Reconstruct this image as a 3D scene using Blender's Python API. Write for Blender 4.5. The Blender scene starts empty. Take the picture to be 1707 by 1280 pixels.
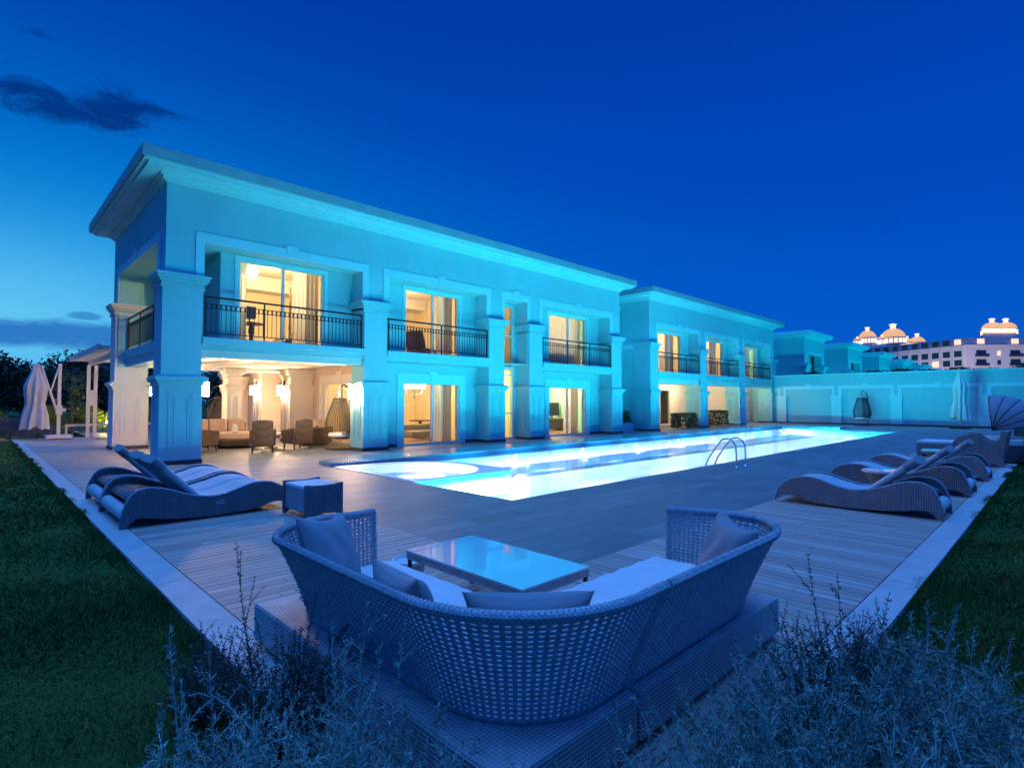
import bpy, math, random
import numpy as np
from mathutils import Vector, Matrix
random.seed(7)
rng = np.random.default_rng(11)
SC = bpy.context.scene
COL = SC.collection
PI = math.pi
R_ = math.radians

# ------------------------------------------------------------------ materials
def _n(nt, t, **k):
    n = nt.nodes.new(t)
    for a, v in k.items():
        setattr(n, a, v)
    return n

def new_mat(name):
    m = bpy.data.materials.new(name)
    m.use_nodes = True
    nt = m.node_tree
    b = nt.nodes.get('Principled BSDF')
    return m, nt, b

def math_n(nt, op, a, b=None, c=None):
    n = _n(nt, 'ShaderNodeMath', operation=op)
    for i, v in enumerate((a, b, c)):
        if v is None:
            continue
        if isinstance(v, (int, float)):
            n.inputs[i].default_value = v
        else:
            nt.links.new(v, n.inputs[i])
    return n.outputs[0]

def mixc(nt, fac, a, b, blend='MIX'):
    n = _n(nt, 'ShaderNodeMix', data_type='RGBA', blend_type=blend)
    n.clamp_factor = False
    for s, v in ((n.inputs[0], fac), (n.inputs[6], a), (n.inputs[7], b)):
        if isinstance(v, (int, float)):
            s.default_value = v
        elif isinstance(v, tuple):
            s.default_value = (*v, 1) if len(v) == 3 else v
        else:
            nt.links.new(v, s)
    return n.outputs[2]

def noise(nt, vec, scale, detail=4, rough=.55, dist=0.0):
    n = _n(nt, 'ShaderNodeTexNoise')
    n.inputs['Scale'].default_value = scale
    n.inputs['Detail'].default_value = detail
    n.inputs['Roughness'].default_value = rough
    n.inputs['Distortion'].default_value = dist
    if vec is not None:
        nt.links.new(vec, n.inputs['Vector'])
    return n.outputs['Fac']

def ramp(nt, fac, stops):
    r = _n(nt, 'ShaderNodeValToRGB')
    e = r.color_ramp.elements
    while len(e) < len(stops):
        e.new(.5)
    for i, (p, c) in enumerate(stops):
        e[i].position = p
        e[i].color = (*c, 1)
    nt.links.new(fac, r.inputs[0])
    return r.outputs[0]

def objvec(nt):
    return _n(nt, 'ShaderNodeTexCoord').outputs['Object']

def mat(name, col, rough=.6, metal=0., var=.12, vscale=3., bump=0., bscale=40., spec=.5, fine=.0):
    """painted / plain surface: colour with a soft uneven tone, fine grain bump"""
    m, nt, b = new_mat(name)
    v = objvec(nt)
    f = noise(nt, v, vscale, 5)
    lo = tuple(c * (1 - var) for c in col)
    hi = tuple(min(1, c * (1 + var)) for c in col)
    c = ramp(nt, f, [(.3, lo), (.7, hi)])
    if fine:
        f2 = noise(nt, v, vscale * 14, 3)
        c = mixc(nt, fine, c, ramp(nt, f2, [(.35, tuple(x * .5 for x in col)), (.65, hi)]))
    nt.links.new(c, b.inputs['Base Color'])
    b.inputs['Roughness'].default_value = rough
    b.inputs['Metallic'].default_value = metal
    b.inputs['Specular IOR Level'].default_value = spec
    if bump:
        bn = _n(nt, 'ShaderNodeBump')
        bn.inputs['Strength'].default_value = bump
        bn.inputs['Distance'].default_value = .01
        nt.links.new(noise(nt, v, bscale, 4), bn.inputs['Height'])
        nt.links.new(bn.outputs[0], b.inputs['Normal'])
    return m

def weave(name, col, pitch=.022, dark=.35, bump=.8, rough=.55):
    """wicker: a grid of strands, darker in the gaps between them"""
    m, nt, b = new_mat(name)
    v = objvec(nt)
    s = _n(nt, 'ShaderNodeSeparateXYZ')
    nt.links.new(v, s.inputs[0])
    k = 2 * PI / pitch
    h = None
    for i in range(3):
        t = math_n(nt, 'SINE', math_n(nt, 'MULTIPLY', s.outputs[i], k))
        h = t if h is None else math_n(nt, 'ADD', h, t)
    f = noise(nt, v, 6, 4)
    f2 = math_n(nt, 'MULTIPLY_ADD', h, .2, .5)
    base = ramp(nt, f, [(.3, tuple(c * .8 for c in col)), (.7, tuple(min(1, c * 1.15) for c in col))])
    c = mixc(nt, ramp(nt, f2, [(.1, (1, 1, 1)), (.55, (0, 0, 0))]), base, tuple(c * dark for c in col))
    nt.links.new(c, b.inputs['Base Color'])
    b.inputs['Roughness'].default_value = rough
    bn = _n(nt, 'ShaderNodeBump')
    bn.inputs['Strength'].default_value = bump
    bn.inputs['Distance'].default_value = pitch * .35
    nt.links.new(h, bn.inputs['Height'])
    nt.links.new(bn.outputs[0], b.inputs['Normal'])
    return m

def emit(name, col, s):
    m, nt, b = new_mat(name)
    b.inputs['Base Color'].default_value = (.8, .78, .72, 1)
    b.inputs['Emission Color'].default_value = (*col, 1)
    b.inputs['Emission Strength'].default_value = s
    return m

def sheer(name, tint=(1, 1, 1), refl=.5, rough=0.02, base=.03):
    """a clear pane: see-through with a stronger mirror at grazing angles"""
    m = bpy.data.materials.new(name)
    m.use_nodes = True
    nt = m.node_tree
    nt.nodes.clear()
    out = _n(nt, 'ShaderNodeOutputMaterial')
    tr = _n(nt, 'ShaderNodeBsdfTransparent')
    tr.inputs[0].default_value = (*tint, 1)
    gl = _n(nt, 'ShaderNodeBsdfGlossy')
    gl.inputs['Roughness'].default_value = rough
    lw = _n(nt, 'ShaderNodeLayerWeight')
    lw.inputs['Blend'].default_value = .5
    f = math_n(nt, 'POWER', lw.outputs['Facing'], 4.)
    f = math_n(nt, 'MULTIPLY_ADD', f, refl, base)
    mx = _n(nt, 'ShaderNodeMixShader')
    nt.links.new(f, mx.inputs[0])
    nt.links.new(tr.outputs[0], mx.inputs[1])
    nt.links.new(gl.outputs[0], mx.inputs[2])
    nt.links.new(mx.outputs[0], out.inputs[0])
    return m, nt, gl, lw

M = {}
def stucco(name, col, streak=.10):
    m = mat(name, col, .78, var=.05, vscale=.7, bump=.3, bscale=70)
    nt = m.node_tree
    b = nt.nodes['Principled BSDF']
    src = b.inputs['Base Color'].links[0].from_socket
    mp = _n(nt, 'ShaderNodeMapping')
    mp.inputs['Scale'].default_value = (5., 5., .35)
    nt.links.new(objvec(nt), mp.inputs[0])
    f = noise(nt, mp.outputs[0], 1.3, 6, .65)
    f2 = noise(nt, objvec(nt), 9., 5, .6)
    c = mixc(nt, math_n(nt, 'MULTIPLY', ramp(nt, f, [(.5, (0, 0, 0)), (.72, (1, 1, 1))]), streak * 2.2), src, tuple(x * .62 for x in col))
    c = mixc(nt, math_n(nt, 'MULTIPLY', ramp(nt, f2, [(.4, (0, 0, 0)), (.7, (1, 1, 1))]), streak), c, tuple(x * .75 for x in col))
    nt.links.new(c, b.inputs['Base Color'])
    return m
M['wall'] = stucco('wall_paint_pool_lit', (.26, .63, .67), .05)  # white stucco toned cyan: the pool's light is put into the colour
M['trim'] = mat('trim_paint_pool_lit', (.40, .80, .83), .6, var=.05, vscale=1.2, bump=.08, bscale=50)  # white trim toned cyan and lightened: pool light and bright soffit painted in
M['ceil'] = mat('ceiling_paint', (.78, .74, .68), .8, var=.03)
M['peach'] = mat('terrace_wall_paint', (.66, .54, .43), .8, var=.06, vscale=1.)
M['peach_pale'] = mat('terrace_column_paint', (.74, .66, .56), .8, var=.05, vscale=1.)
M['cream'] = mat('room_wall_paint', (.76, .64, .42), .8, var=.05, vscale=1.)
M['roof'] = mat('roof_membrane', (.40, .41, .43), .7, var=.1, vscale=2)
M['plinth'] = mat('plinth_stone', (.055, .05, .05), .5, var=.2, vscale=6)
M['iron'] = mat('wrought_iron', (.018, .016, .016), .45, metal=.3, var=.2, vscale=20)
M['alu'] = mat('white_aluminium', (.72, .72, .71), .35, var=.03)
M['steel'] = mat('polished_steel', (.75, .76, .78), .12, metal=1., var=.02)
M['darkmetal'] = mat('dark_bronze_metal', (.05, .04, .035), .4, metal=.6)
M['curtain'] = mat('cream_curtain', (.80, .72, .55), .9, var=.1, vscale=2)
M['curtain_grey'] = mat('grey_brown_curtain', (.42, .34, .26), .9, var=.12, vscale=2)
def cloth(name, col, tl=.45):
    m = mat(name, col, .9, var=.08, vscale=2)
    nt = m.node_tree
    b = nt.nodes['Principled BSDF']
    out = [n for n in nt.nodes if n.type == 'OUTPUT_MATERIAL'][0]
    t = _n(nt, 'ShaderNodeBsdfTranslucent')
    t.inputs[0].default_value = (*col, 1)
    x = _n(nt, 'ShaderNodeMixShader')
    x.inputs[0].default_value = tl
    nt.links.new(b.outputs[0], x.inputs[1])
    nt.links.new(t.outputs[0], x.inputs[2])
    nt.links.new(x.outputs[0], out.inputs[0])
    return m
M['curtain'] = cloth('cream_curtain_cloth', (.84, .76, .60))
M['curtain_grey'] = cloth('grey_brown_curtain_cloth', (.40, .33, .26), .3)
M['sheer'] = cloth('white_voile_cloth', (.85, .82, .78), .5)
M['wood'] = mat('dark_wood', (.07, .035, .018), .4, var=.3, vscale=8)
M['wood_floor'] = mat('parquet', (.34, .22, .12), .35, var=.15, vscale=5)
M['cushion'] = mat('white_canvas', (.70, .69, .67), .9, var=.05, vscale=3, bump=.25, bscale=9)
M['lounger_canvas'] = mat('lounger_canvas', (.50, .50, .50), .9, var=.06, vscale=3, bump=.25, bscale=9)
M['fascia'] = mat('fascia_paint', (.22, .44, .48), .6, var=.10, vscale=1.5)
M['pillow'] = mat('grey_canvas', (.27, .28, .30), .92, var=.08, vscale=5, bump=.35, bscale=11)
M['beige'] = mat('beige_canvas', (.50, .36, .25), .9, var=.08, vscale=4, bump=.2, bscale=12)
M['rattan'] = weave('grey_rattan', (.36, .36, .37), .026, .3, .9)
M['rattan_dark'] = weave('dark_rattan', (.21, .22, .25), .024, .45, .8)  # darker copy of the grey rattan: the left loungers' shade put into its colour
M['rattan_brown'] = weave('brown_rattan', (.115, .075, .05), .03, .4, .8)
M['rattan_fine'] = weave('fine_grey_rattan', (.46, .48, .50), .019, .62, .5)
M['cord'] = mat('woven_cord', (.40, .42, .45), .5, var=.2, vscale=30, bump=.4, bscale=160)
M['parasol'] = mat('parasol_canvas', (.62, .58, .54), .9, var=.08, vscale=4)
M['white_wood'] = mat('white_painted_wood', (.70, .64, .60), .6, var=.06, vscale=6)
M['screen'] = mat('black_screen', (.01, .01, .012), .15, var=.0)
M['ceramic'] = mat('glazed_ceramic', (.55, .55, .56), .2, var=.04)
M['soil'] = mat('planter_soil', (.03, .022, .016), .95, var=.3, vscale=20)
M['bark'] = mat('tree_bark', (.07, .05, .04), .9, var=.35, vscale=14, bump=.6, bscale=30)
M['leaf_dark'] = mat('dark_foliage', (.030, .050, .028), .7, var=.5, vscale=.9, fine=.35)
M['leaf_mid'] = mat('hedge_foliage', (.045, .085, .03), .6, var=.45, vscale=3, fine=.3)
M['leaf_lime'] = mat('bright_foliage', (.10, .15, .03), .6, var=.4, vscale=4, fine=.3)
M['leaf_silver'] = mat('silver_foliage', (.18, .29, .23), .6, var=.6, vscale=9, fine=.25)
M['leaf_olive'] = mat('olive_foliage', (.075, .10, .085), .6, var=.4, vscale=7, fine=.25)
M['leaf_lav'] = mat('lavender_foliage', (.16, .15, .18), .8, var=.4, vscale=6, fine=.3)
M['stem'] = mat('pale_stem', (.42, .48, .42), .7, var=.3, vscale=9)
M['hotel'] = mat('hotel_render', (.80, .75, .72), .8, var=.06, vscale=.05)
M['hotel_roof'] = mat('hotel_roof_tiles', (.22, .20, .24), .7, var=.15, vscale=.2)
M['hotel_win'] = mat('hotel_dark_glass', (.02, .03, .06), .1, var=.2, vscale=.3)
M['hotel_lit'] = emit('hotel_lit_window', (1., .62, .25), .9)
M['dome'] = emit('lit_dome_shell', (1., .50, .20), .85)  # shell glows: the floodlight on the domes is put into its emission
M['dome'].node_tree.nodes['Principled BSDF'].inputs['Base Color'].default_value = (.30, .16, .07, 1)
M['dome_light'] = emit('lit_dome_windows', (1., .72, .40), 1.25)
M['lamp'] = emit('lamp_glass', (1., .62, .34), 480.)
M['bulb'] = emit('chandelier_glass', (1., .74, .42), 9.)
M['globe'] = emit('globe_glass', (1., .80, .55), 6.)
M['pool_lamp'] = emit('pool_lamp_lens', (.75, .95, 1.), 4.)
M['garden_lamp'] = emit('garden_lamp_lens', (1., .75, .15), 12.)
M['candle'] = emit('tealight_flame', (1., .55, .2), 5.)
M['glass'], *_ = sheer('window_glass', (.97, .98, .97), .55, .0, .05)

# decking: separate boards, each with its own tone, grain along the board
def deck_mat(name, axis):
    m, nt, b = new_mat(name)
    v = objvec(nt)
    mp = _n(nt, 'ShaderNodeMapping')
    mp.inputs['Scale'].default_value = (1.2, 26, 26) if axis == 'x' else (26, 1.2, 26)
    nt.links.new(v, mp.inputs[0])
    g = noise(nt, mp.outputs[0], 1.6, 5, .65)
    big = noise(nt, v, .9, 4)
    geo = _n(nt, 'ShaderNodeNewGeometry')
    c = ramp(nt, geo.outputs['Random Per Island'], [(0, (.41, .29, .235)), (.5, (.50, .38, .32)), (1, (.58, .46, .40))])
    c = mixc(nt, math_n(nt, 'MULTIPLY', ramp(nt, g, [(.35, (1, 1, 1)), (.6, (0, 0, 0))]), .45), c, (.15, .115, .10))
    c = mixc(nt, math_n(nt, 'MULTIPLY', ramp(nt, big, [(.45, (0, 0, 0)), (.7, (1, 1, 1))]), .35), c, (.42, .33, .27))
    nt.links.new(c, b.inputs['Base Color'])
    b.inputs['Roughness'].default_value = .62
    bn = _n(nt, 'ShaderNodeBump')
    bn.inputs['Strength'].default_value = .25
    bn.inputs['Distance'].default_value = .004
    nt.links.new(g, bn.inputs['Height'])
    nt.links.new(bn.outputs[0], b.inputs['Normal'])
    return m
M['deck_x'] = deck_mat('teak_boards_lengthwise', 'x')
M['deck_y'] = deck_mat('teak_boards_crosswise', 'y')
M['deck_edge'] = mat('pale_deck_border', (.48, .45, .43), .7, var=.15, vscale=4, fine=.15)

def stone_mat():
    m, nt, b = new_mat('slate_paving')
    v = objvec(nt)
    br = _n(nt, 'ShaderNodeTexBrick')
    br.offset = .5
    br.inputs['Scale'].default_value = 1.0
    br.inputs['Brick Width'].default_value = .9
    br.inputs['Row Height'].default_value = .3
    br.inputs['Mortar Size'].default_value = .009
    br.inputs['Mortar Smooth'].default_value = .3
    br.inputs['Color1'].default_value = (.085, .105, .12, 1)
    br.inputs['Color2'].default_value = (.21, .245, .26, 1)
    br.inputs['Mortar'].default_value = (.035, .034, .035, 1)
    nt.links.new(v, br.inputs['Vector'])
    n1 = noise(nt, v, 1.1, 6, .6)
    n2 = noise(nt, v, 14, 5, .65)
    c = mixc(nt, .32, br.outputs['Color'], ramp(nt, n1, [(.3, (.10, .12, .135)), (.7, (.23, .255, .265))]))
    c = mixc(nt, .28, c, ramp(nt, n2, [(.35, (.08, .09, .105)), (.7, (.26, .285, .29))]))
    nt.links.new(c, b.inputs['Base Color'])
    b.inputs['Roughness'].default_value = .55
    rr = ramp(nt, n2, [(.3, (.42, .42, .42)), (.7, (.68, .68, .68))])
    nt.links.new(rr, b.inputs['Roughness'])
    bn = _n(nt, 'ShaderNodeBump')
    bn.inputs['Strength'].default_value = .5
    bn.inputs['Distance'].default_value = .006
    hh = math_n(nt, 'SUBTRACT', n2, math_n(nt, 'MULTIPLY', br.outputs['Fac'], .8))
    nt.links.new(hh, bn.inputs['Height'])
    nt.links.new(bn.outputs[0], b.inputs['Normal'])
    return m
M['stone'] = stone_mat()

def tile_mat():
    m, nt, b = new_mat('pool_mosaic')
    v = objvec(nt)
    br = _n(nt, 'ShaderNodeTexBrick')
    br.offset = 0
    br.inputs['Scale'].default_value = 1
    br.inputs['Brick Width'].default_value = .12
    br.inputs['Row Height'].default_value = .12
    br.inputs['Mortar Size'].default_value = .004
    br.inputs['Color1'].default_value = (.82, .87, .88, 1)
    br.inputs['Color2'].default_value = (.76, .84, .87, 1)
    br.inputs['Mortar'].default_value = (.85, .88, .88, 1)
    nt.links.new(v, br.inputs['Vector'])
    nt.links.new(br.outputs['Color'], b.inputs['Base Color'])
    b.inputs['Roughness'].default_value = .4
    return m
M['tile'] = tile_mat()
M['tile_teal'] = mat('coping_tile', (.08, .30, .36), .22, var=.15, vscale=5, fine=.2)
M['tile_dark'] = mat('lane_tile', (.02, .10, .26), .4, var=.1)

def grass_mats():
    m, nt, b = new_mat('lawn_turf')
    v = objvec(nt)
    n1 = noise(nt, v, .35, 5, .6)
    n2 = noise(nt, v, 22, 4, .7)
    c = ramp(nt, n1, [(.3, (.028, .070, .014)), (.55, (.050, .11, .020)), (.75, (.075, .125, .026))])
    c = mixc(nt, .55, c, ramp(nt, n2, [(.35, (.010, .026, .008)), (.65, (.06, .105, .028))]))
    nt.links.new(c, b.inputs['Base Color'])
    b.inputs['Roughness'].default_value = .95
    b.inputs['Specular IOR Level'].default_value = .1
    bn = _n(nt, 'ShaderNodeBump')
    bn.inputs['Strength'].default_value = .8
    bn.inputs['Distance'].default_value = .02
    nt.links.new(n2, bn.inputs['Height'])
    nt.links.new(bn.outputs[0], b.inputs['Normal'])
    M['lawn'] = m
    m, nt, b = new_mat('grass_blades')
    geo = _n(nt, 'ShaderNodeNewGeometry')
    v = objvec(nt)
    c = ramp(nt, geo.outputs['Random Per Island'], [(0, (.036, .092, .014)), (.6, (.085, .18, .028)), (1, (.15, .21, .045))])
    c = mixc(nt, math_n(nt, 'MULTIPLY', ramp(nt, noise(nt, v, .5, 4), [(.35, (1, 1, 1)), (.65, (0, 0, 0))]), .6), c, (.016, .035, .010))
    nt.links.new(c, b.inputs['Base Color'])
    b.inputs['Roughness'].default_value = .75
    b.inputs['Specular IOR Level'].default_value = .2
    M['blade'] = m
grass_mats()

def water_mat():
    m, nt, gl, lw = sheer('pool_water', (.86, .975, 1.), .62, .03, .02)
    v = objvec(nt)
    bn = _n(nt, 'ShaderNodeBump')
    bn.inputs['Strength'].default_value = .05
    bn.inputs['Distance'].default_value = .03
    nt.links.new(noise(nt, v, 1.6, 3), bn.inputs['Height'])
    nt.links.new(bn.outputs[0], gl.inputs['Normal'])
    return m
M['water'] = water_mat()

def table_glass():
    m, nt, b = new_mat('table_top_glass')
    b.inputs['Base Color'].default_value = (.42, .66, .70, 1)  # pale cyan of the lit facade's reflection put into the base colour
    b.inputs['Roughness'].default_value = .03
    b.inputs['Specular IOR Level'].default_value = 1.
    b.inputs['IOR'].default_value = 2.7
    return m
M['table_glass'] = table_glass()

# ------------------------------------------------------------------ mesh builder
class MB:
    def __init__(s):
        s.v = []
        s.f = []
    def add(s, vs, fs):
        o = len(s.v)
        s.v += [tuple(p) for p in vs]
        s.f += [tuple(i + o for i in f) for f in fs]
        return s
    def box(s, x0, x1, y0, y1, z0, z1, skip=''):
        if x0 > x1: x0, x1 = x1, x0
        if y0 > y1: y0, y1 = y1, y0
        vs = [(x0, y0, z0), (x1, y0, z0), (x1, y1, z0), (x0, y1, z0), (x0, y0, z1), (x1, y0, z1), (x1, y1, z1), (x0, y1, z1)]
        return s.add(vs, [(0, 3, 2, 1), (4, 5, 6, 7), (0, 1, 5, 4), (1, 2, 6, 5), (2, 3, 7, 6), (3, 0, 4, 7)])
    def obox(s, c, sx, sy, sz, rot=None):
        """box about centre c, rotated by a 3x3 matrix"""
        rot = rot or Matrix.Identity(3)
        vs = []
        for dz in (-1, 1):
            for dx, dy in ((-1, -1), (1, -1), (1, 1), (-1, 1)):
                vs.append(Vector(c) + rot @ Vector((dx * sx / 2, dy * sy / 2, dz * sz / 2)))
        return s.add(vs, [(0, 3, 2, 1), (4, 5, 6, 7), (0, 1, 5, 4), (1, 2, 6, 5), (2, 3, 7, 6), (3, 0, 4, 7)])
    def prism(s, poly, axis, a, b):
        """polygon (counter-clockwise) extruded along an axis"""
        n = len(poly)
        def P(p, t):
            return {'x': (t, p[0], p[1]), 'y': (p[0], t, p[1]), 'z': (p[0], p[1], t)}[axis]
        vs = [P(p, a) for p in poly] + [P(p, b) for p in poly]
        fs = [tuple(range(n - 1, -1, -1)), tuple(range(n, 2 * n))]
        fs += [(i, (i + 1) % n, n + (i + 1) % n, n + i) for i in range(n)]
        return s.add(vs, fs)
    def tube(s, path, r, n=8, cap=True, closed=False):
        path = [Vector(p) for p in path]
        rs = r if isinstance(r, (list, tuple)) else [r] * len(path)
        vs, fs = [], []
        m = len(path)
        t0 = None
        prev = None
        for i, p in enumerate(path):
            if closed:
                t = (path[(i + 1) % m] - path[i - 1]).normalized()
            else:
                t = (path[min(i + 1, m - 1)] - path[max(i - 1, 0)])
                t = t.normalized() if t.length > 1e-9 else Vector((0, 0, 1))
            if prev is None:
                a = Vector((0, 0, 1)) if abs(t.z) < .9 else Vector((1, 0, 0))
                u = t.cross(a).normalized()
            else:
                u = (prev - t * prev.dot(t))
                u = u.normalized() if u.length > 1e-6 else t.orthogonal().normalized()
            prev = u
            w = t.cross(u)
            for k in range(n):
                q = 2 * PI * k / n
                vs.append(p + (u * math.cos(q) + w * math.sin(q)) * rs[i])
        for i in range(m if closed else m - 1):
            j = (i + 1) % m
            for k in range(n):
                l = (k + 1) % n
                fs.append((i * n + k, i * n + l, j * n + l, j * n + k))
        if cap and not closed:
            fs.append(tuple(range(n - 1, -1, -1)))
            fs.append(tuple(range((m - 1) * n, m * n)))
        return s.add(vs, fs)
    def lathe(s, prof, c=(0, 0, 0), n=24, a0=0., a1=2 * PI, sx=1., sy=1.):
        full = abs(a1 - a0 - 2 * PI) < 1e-6
        k = n if full else n + 1
        vs, fs = [], []
        for r, z in prof:
            for i in range(k):
                q = a0 + (a1 - a0) * i / n
                vs.append((c[0] + r * math.cos(q) * sx, c[1] + r * math.sin(q) * sy, c[2] + z))
        for j in range(len(prof) - 1):
            for i in range(n):
                l = (i + 1) % k
                fs.append((j * k + i, j * k + l, (j + 1) * k + l, (j + 1) * k + i))
        if full:
            if prof[0][0] > 1e-6: fs.append(tuple(range(k - 1, -1, -1)))
            if prof[-1][0] > 1e-6: fs.append(tuple(range((len(prof) - 1) * k, len(prof) * k)))
        return s.add(vs, fs)
    def grid(s, fn, nu, nv, closed_u=False):
        vs = [fn(i / (nu if closed_u else nu - 1), j / (nv - 1)) for j in range(nv) for i in range(nu)]
        fs = []
        for j in range(nv - 1):
            for i in range(nu if closed_u else nu - 1):
                l = (i + 1) % nu
                fs.append((j * nu + i, j * nu + l, (j + 1) * nu + l, (j + 1) * nu + i))
        return s.add(vs, fs)
    def wall(s, axis, p0, p1, a0, a1, z0, z1, holes=()):
        """a wall slab between planes p0 and p1 with rectangular openings (a, a, z, z)"""
        A = sorted({a0, a1, *[min(max(h[i], a0), a1) for h in holes for i in (0, 1)]})
        Z = sorted({z0, z1, *[min(max(h[i], z0), z1) for h in holes for i in (2, 3)]})
        def full(i, j):
            if i < 0 or j < 0 or i >= len(A) - 1 or j >= len(Z) - 1:
                return False
            ca, cz = (A[i] + A[i + 1]) / 2, (Z[j] + Z[j + 1]) / 2
            return not any(h[0] < ca < h[1] and h[2] < cz < h[3] for h in holes)
        def P(a, p, z):
            return (a, p, z) if axis == 'y' else (p, a, z)
        for i in range(len(A) - 1):
            for j in range(len(Z) - 1):
                if not full(i, j):
                    continue
                l, r, b, t = A[i], A[i + 1], Z[j], Z[j + 1]
                q = [[P(l, p0, b), P(r, p0, b), P(r, p0, t), P(l, p0, t)], [P(r, p1, b), P(l, p1, b), P(l, p1, t), P(r, p1, t)]]
                if not full(i - 1, j): q.append([P(l, p1, b), P(l, p0, b), P(l, p0, t), P(l, p1, t)])
                if not full(i + 1, j): q.append([P(r, p0, b), P(r, p1, b), P(r, p1, t), P(r, p0, t)])
                if not full(i, j - 1): q.append([P(l, p1, b), P(r, p1, b), P(r, p0, b), P(l, p0, b)])
                if not full(i, j + 1): q.append([P(l, p0, t), P(r, p0, t), P(r, p1, t), P(l, p1, t)])
                for k in q:
                    s.add(k if axis == 'y' else k[::-1], [(0, 1, 2, 3)])
        return s
    def build(s, name, material, parent=None, world=False, smooth=False, ang=35, bevel=0., solid=0., subd=0):
        me = bpy.data.meshes.new(name)
        vs = s.v
        if world and parent is not None:
            l = parent.location
            q = parent.parent
            off = Vector(l)
            while q is not None:
                off = off + q.location
                q = q.parent
            vs = [(p[0] - off.x, p[1] - off.y, p[2] - off.z) for p in vs]
        me.from_pydata(vs, [], s.f)
        me.materials.append(material)
        if smooth:
            me.polygons.foreach_set('use_smooth', [True] * len(me.polygons))
            me.set_sharp_from_angle(angle=R_(ang))
        me.update()
        o = bpy.data.objects.new(name, me)
        COL.objects.link(o)
        if parent is not None:
            o.parent = parent
        if bevel:
            b = o.modifiers.new('bevel', 'BEVEL')
            b.width = bevel
            b.segments = 2
            b.limit_method = 'ANGLE'
            b.angle_limit = R_(40)
        if solid:
            k = o.modifiers.new('thickness', 'SOLIDIFY')
            k.thickness = solid
            k.offset = 0
        if subd:
            k = o.modifiers.new('subdivision', 'SUBSURF')
            k.levels = subd
            k.render_levels = subd
        return o

def tag(o, label=None, cat=None, group=None, kind=None):
    if label: o['label'] = label
    if cat: o['category'] = cat
    if group: o['group'] = group
    if kind: o['kind'] = kind
    return o

def thing(name, label, cat, loc=(0, 0, 0), rz=0., group=None):
    o = bpy.data.objects.new(name, None)
    o.empty_display_size = .1
    COL.objects.link(o)
    o.location = loc
    o.rotation_euler = (0, 0, rz)
    return tag(o, label, cat, group)

def kids(o):
    return [c for c in bpy.data.objects if c.parent == o]

def dup(o, loc=None, rz=None, label=None, group=None, parent=None):
    ch = kids(o)
    c = o.copy()
    COL.objects.link(c)
    if parent is not None: c.parent = parent
    if loc is not None: c.location = loc
    if rz is not None: c.rotation_euler = (0, 0, rz)
    if label: c['label'] = label
    if group: c['group'] = group
    for k in ch:
        dup(k, parent=c)
    return c

def structure(mb, name, material, **k):
    return tag(mb.build(name, material, **k), kind='structure')

def light(name, kind, loc, col, power, **k):
    l = bpy.data.lights.new(name, kind)
    l.color = col
    l.energy = power
    for a, v in k.items():
        setattr(l, a, v)
    o = bpy.data.objects.new(name, l)
    COL.objects.link(o)
    o.location = loc
    return o

def aim(o, d):
    o.rotation_euler = Vector(d).to_track_quat('-Z', 'Y').to_euler()
    return o

def rotz(a): return Matrix.Rotation(a, 3, 'Z')
def rotx(a): return Matrix.Rotation(a, 3, 'X')
def roty(a): return Matrix.Rotation(a, 3, 'Y')
P_CYAN, P_WIDE, P_NARROW, P_ROOM = 330., 60., 2200., 420.
SKY_BACK, SKY_ZEN = .22, 1.7
# ------------------------------------------------------------------ camera
W0, H0, FPX = 1707., 1280., 910.
TH = R_(45.4373)
PITCH = math.atan(30 / 910.)
fw = Vector((math.cos(TH) * math.cos(PITCH), math.sin(TH) * math.cos(PITCH), math.sin(PITCH)))
rt = Vector((math.sin(TH), -math.cos(TH), 0))
up = rt.cross(fw)
cam = bpy.data.cameras.new('camera')
cam.sensor_width = 36.
cam.lens = FPX / W0 * 36.
cam.clip_start = .05
cam.clip_end = 3000.
co = bpy.data.objects.new('camera', cam)
COL.objects.link(co)
co.matrix_world = Matrix(((rt.x, up.x, -fw.x, 0), (rt.y, up.y, -fw.y, 0), (rt.z, up.z, -fw.z, 1.5), (0, 0, 0, 1)))
SC.camera = co

def add_(nt, *v):
    r = v[0]
    for k in v[1:]:
        r = math_n(nt, 'ADD', r, k)
    return r
# ------------------------------------------------------------------ sky: deep dusk blue, glow over +y, a few clouds
w = bpy.data.worlds.new('World')
SC.world = w
w.use_nodes = True
nt = w.node_tree
nt.nodes.clear()
out = _n(nt, 'ShaderNodeOutputWorld')
bg = _n(nt, 'ShaderNodeBackground')
tc = _n(nt, 'ShaderNodeTexCoord')
sp = _n(nt, 'ShaderNodeSeparateXYZ')
nt.links.new(tc.outputs['Generated'], sp.inputs[0])
X, Y, Z = sp.outputs
el = math_n(nt, 'ARCSINE', Z)
az = math_n(nt, 'ARCTAN2', X, Y)                      # 0 at the glow, growing to the right
eld = math_n(nt, 'DIVIDE', math_n(nt, 'MAXIMUM', el, 0.), PI / 2)
base = ramp(nt, eld, [(0., (.003, .115, .60)), (.10, (.0006, .090, .57)), (.22, (.0003, .064, .49)), (.40, (.0002, .043, .39)), (.62, (.001, .036, .34)), (1., (.004, .040, .30))])
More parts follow.
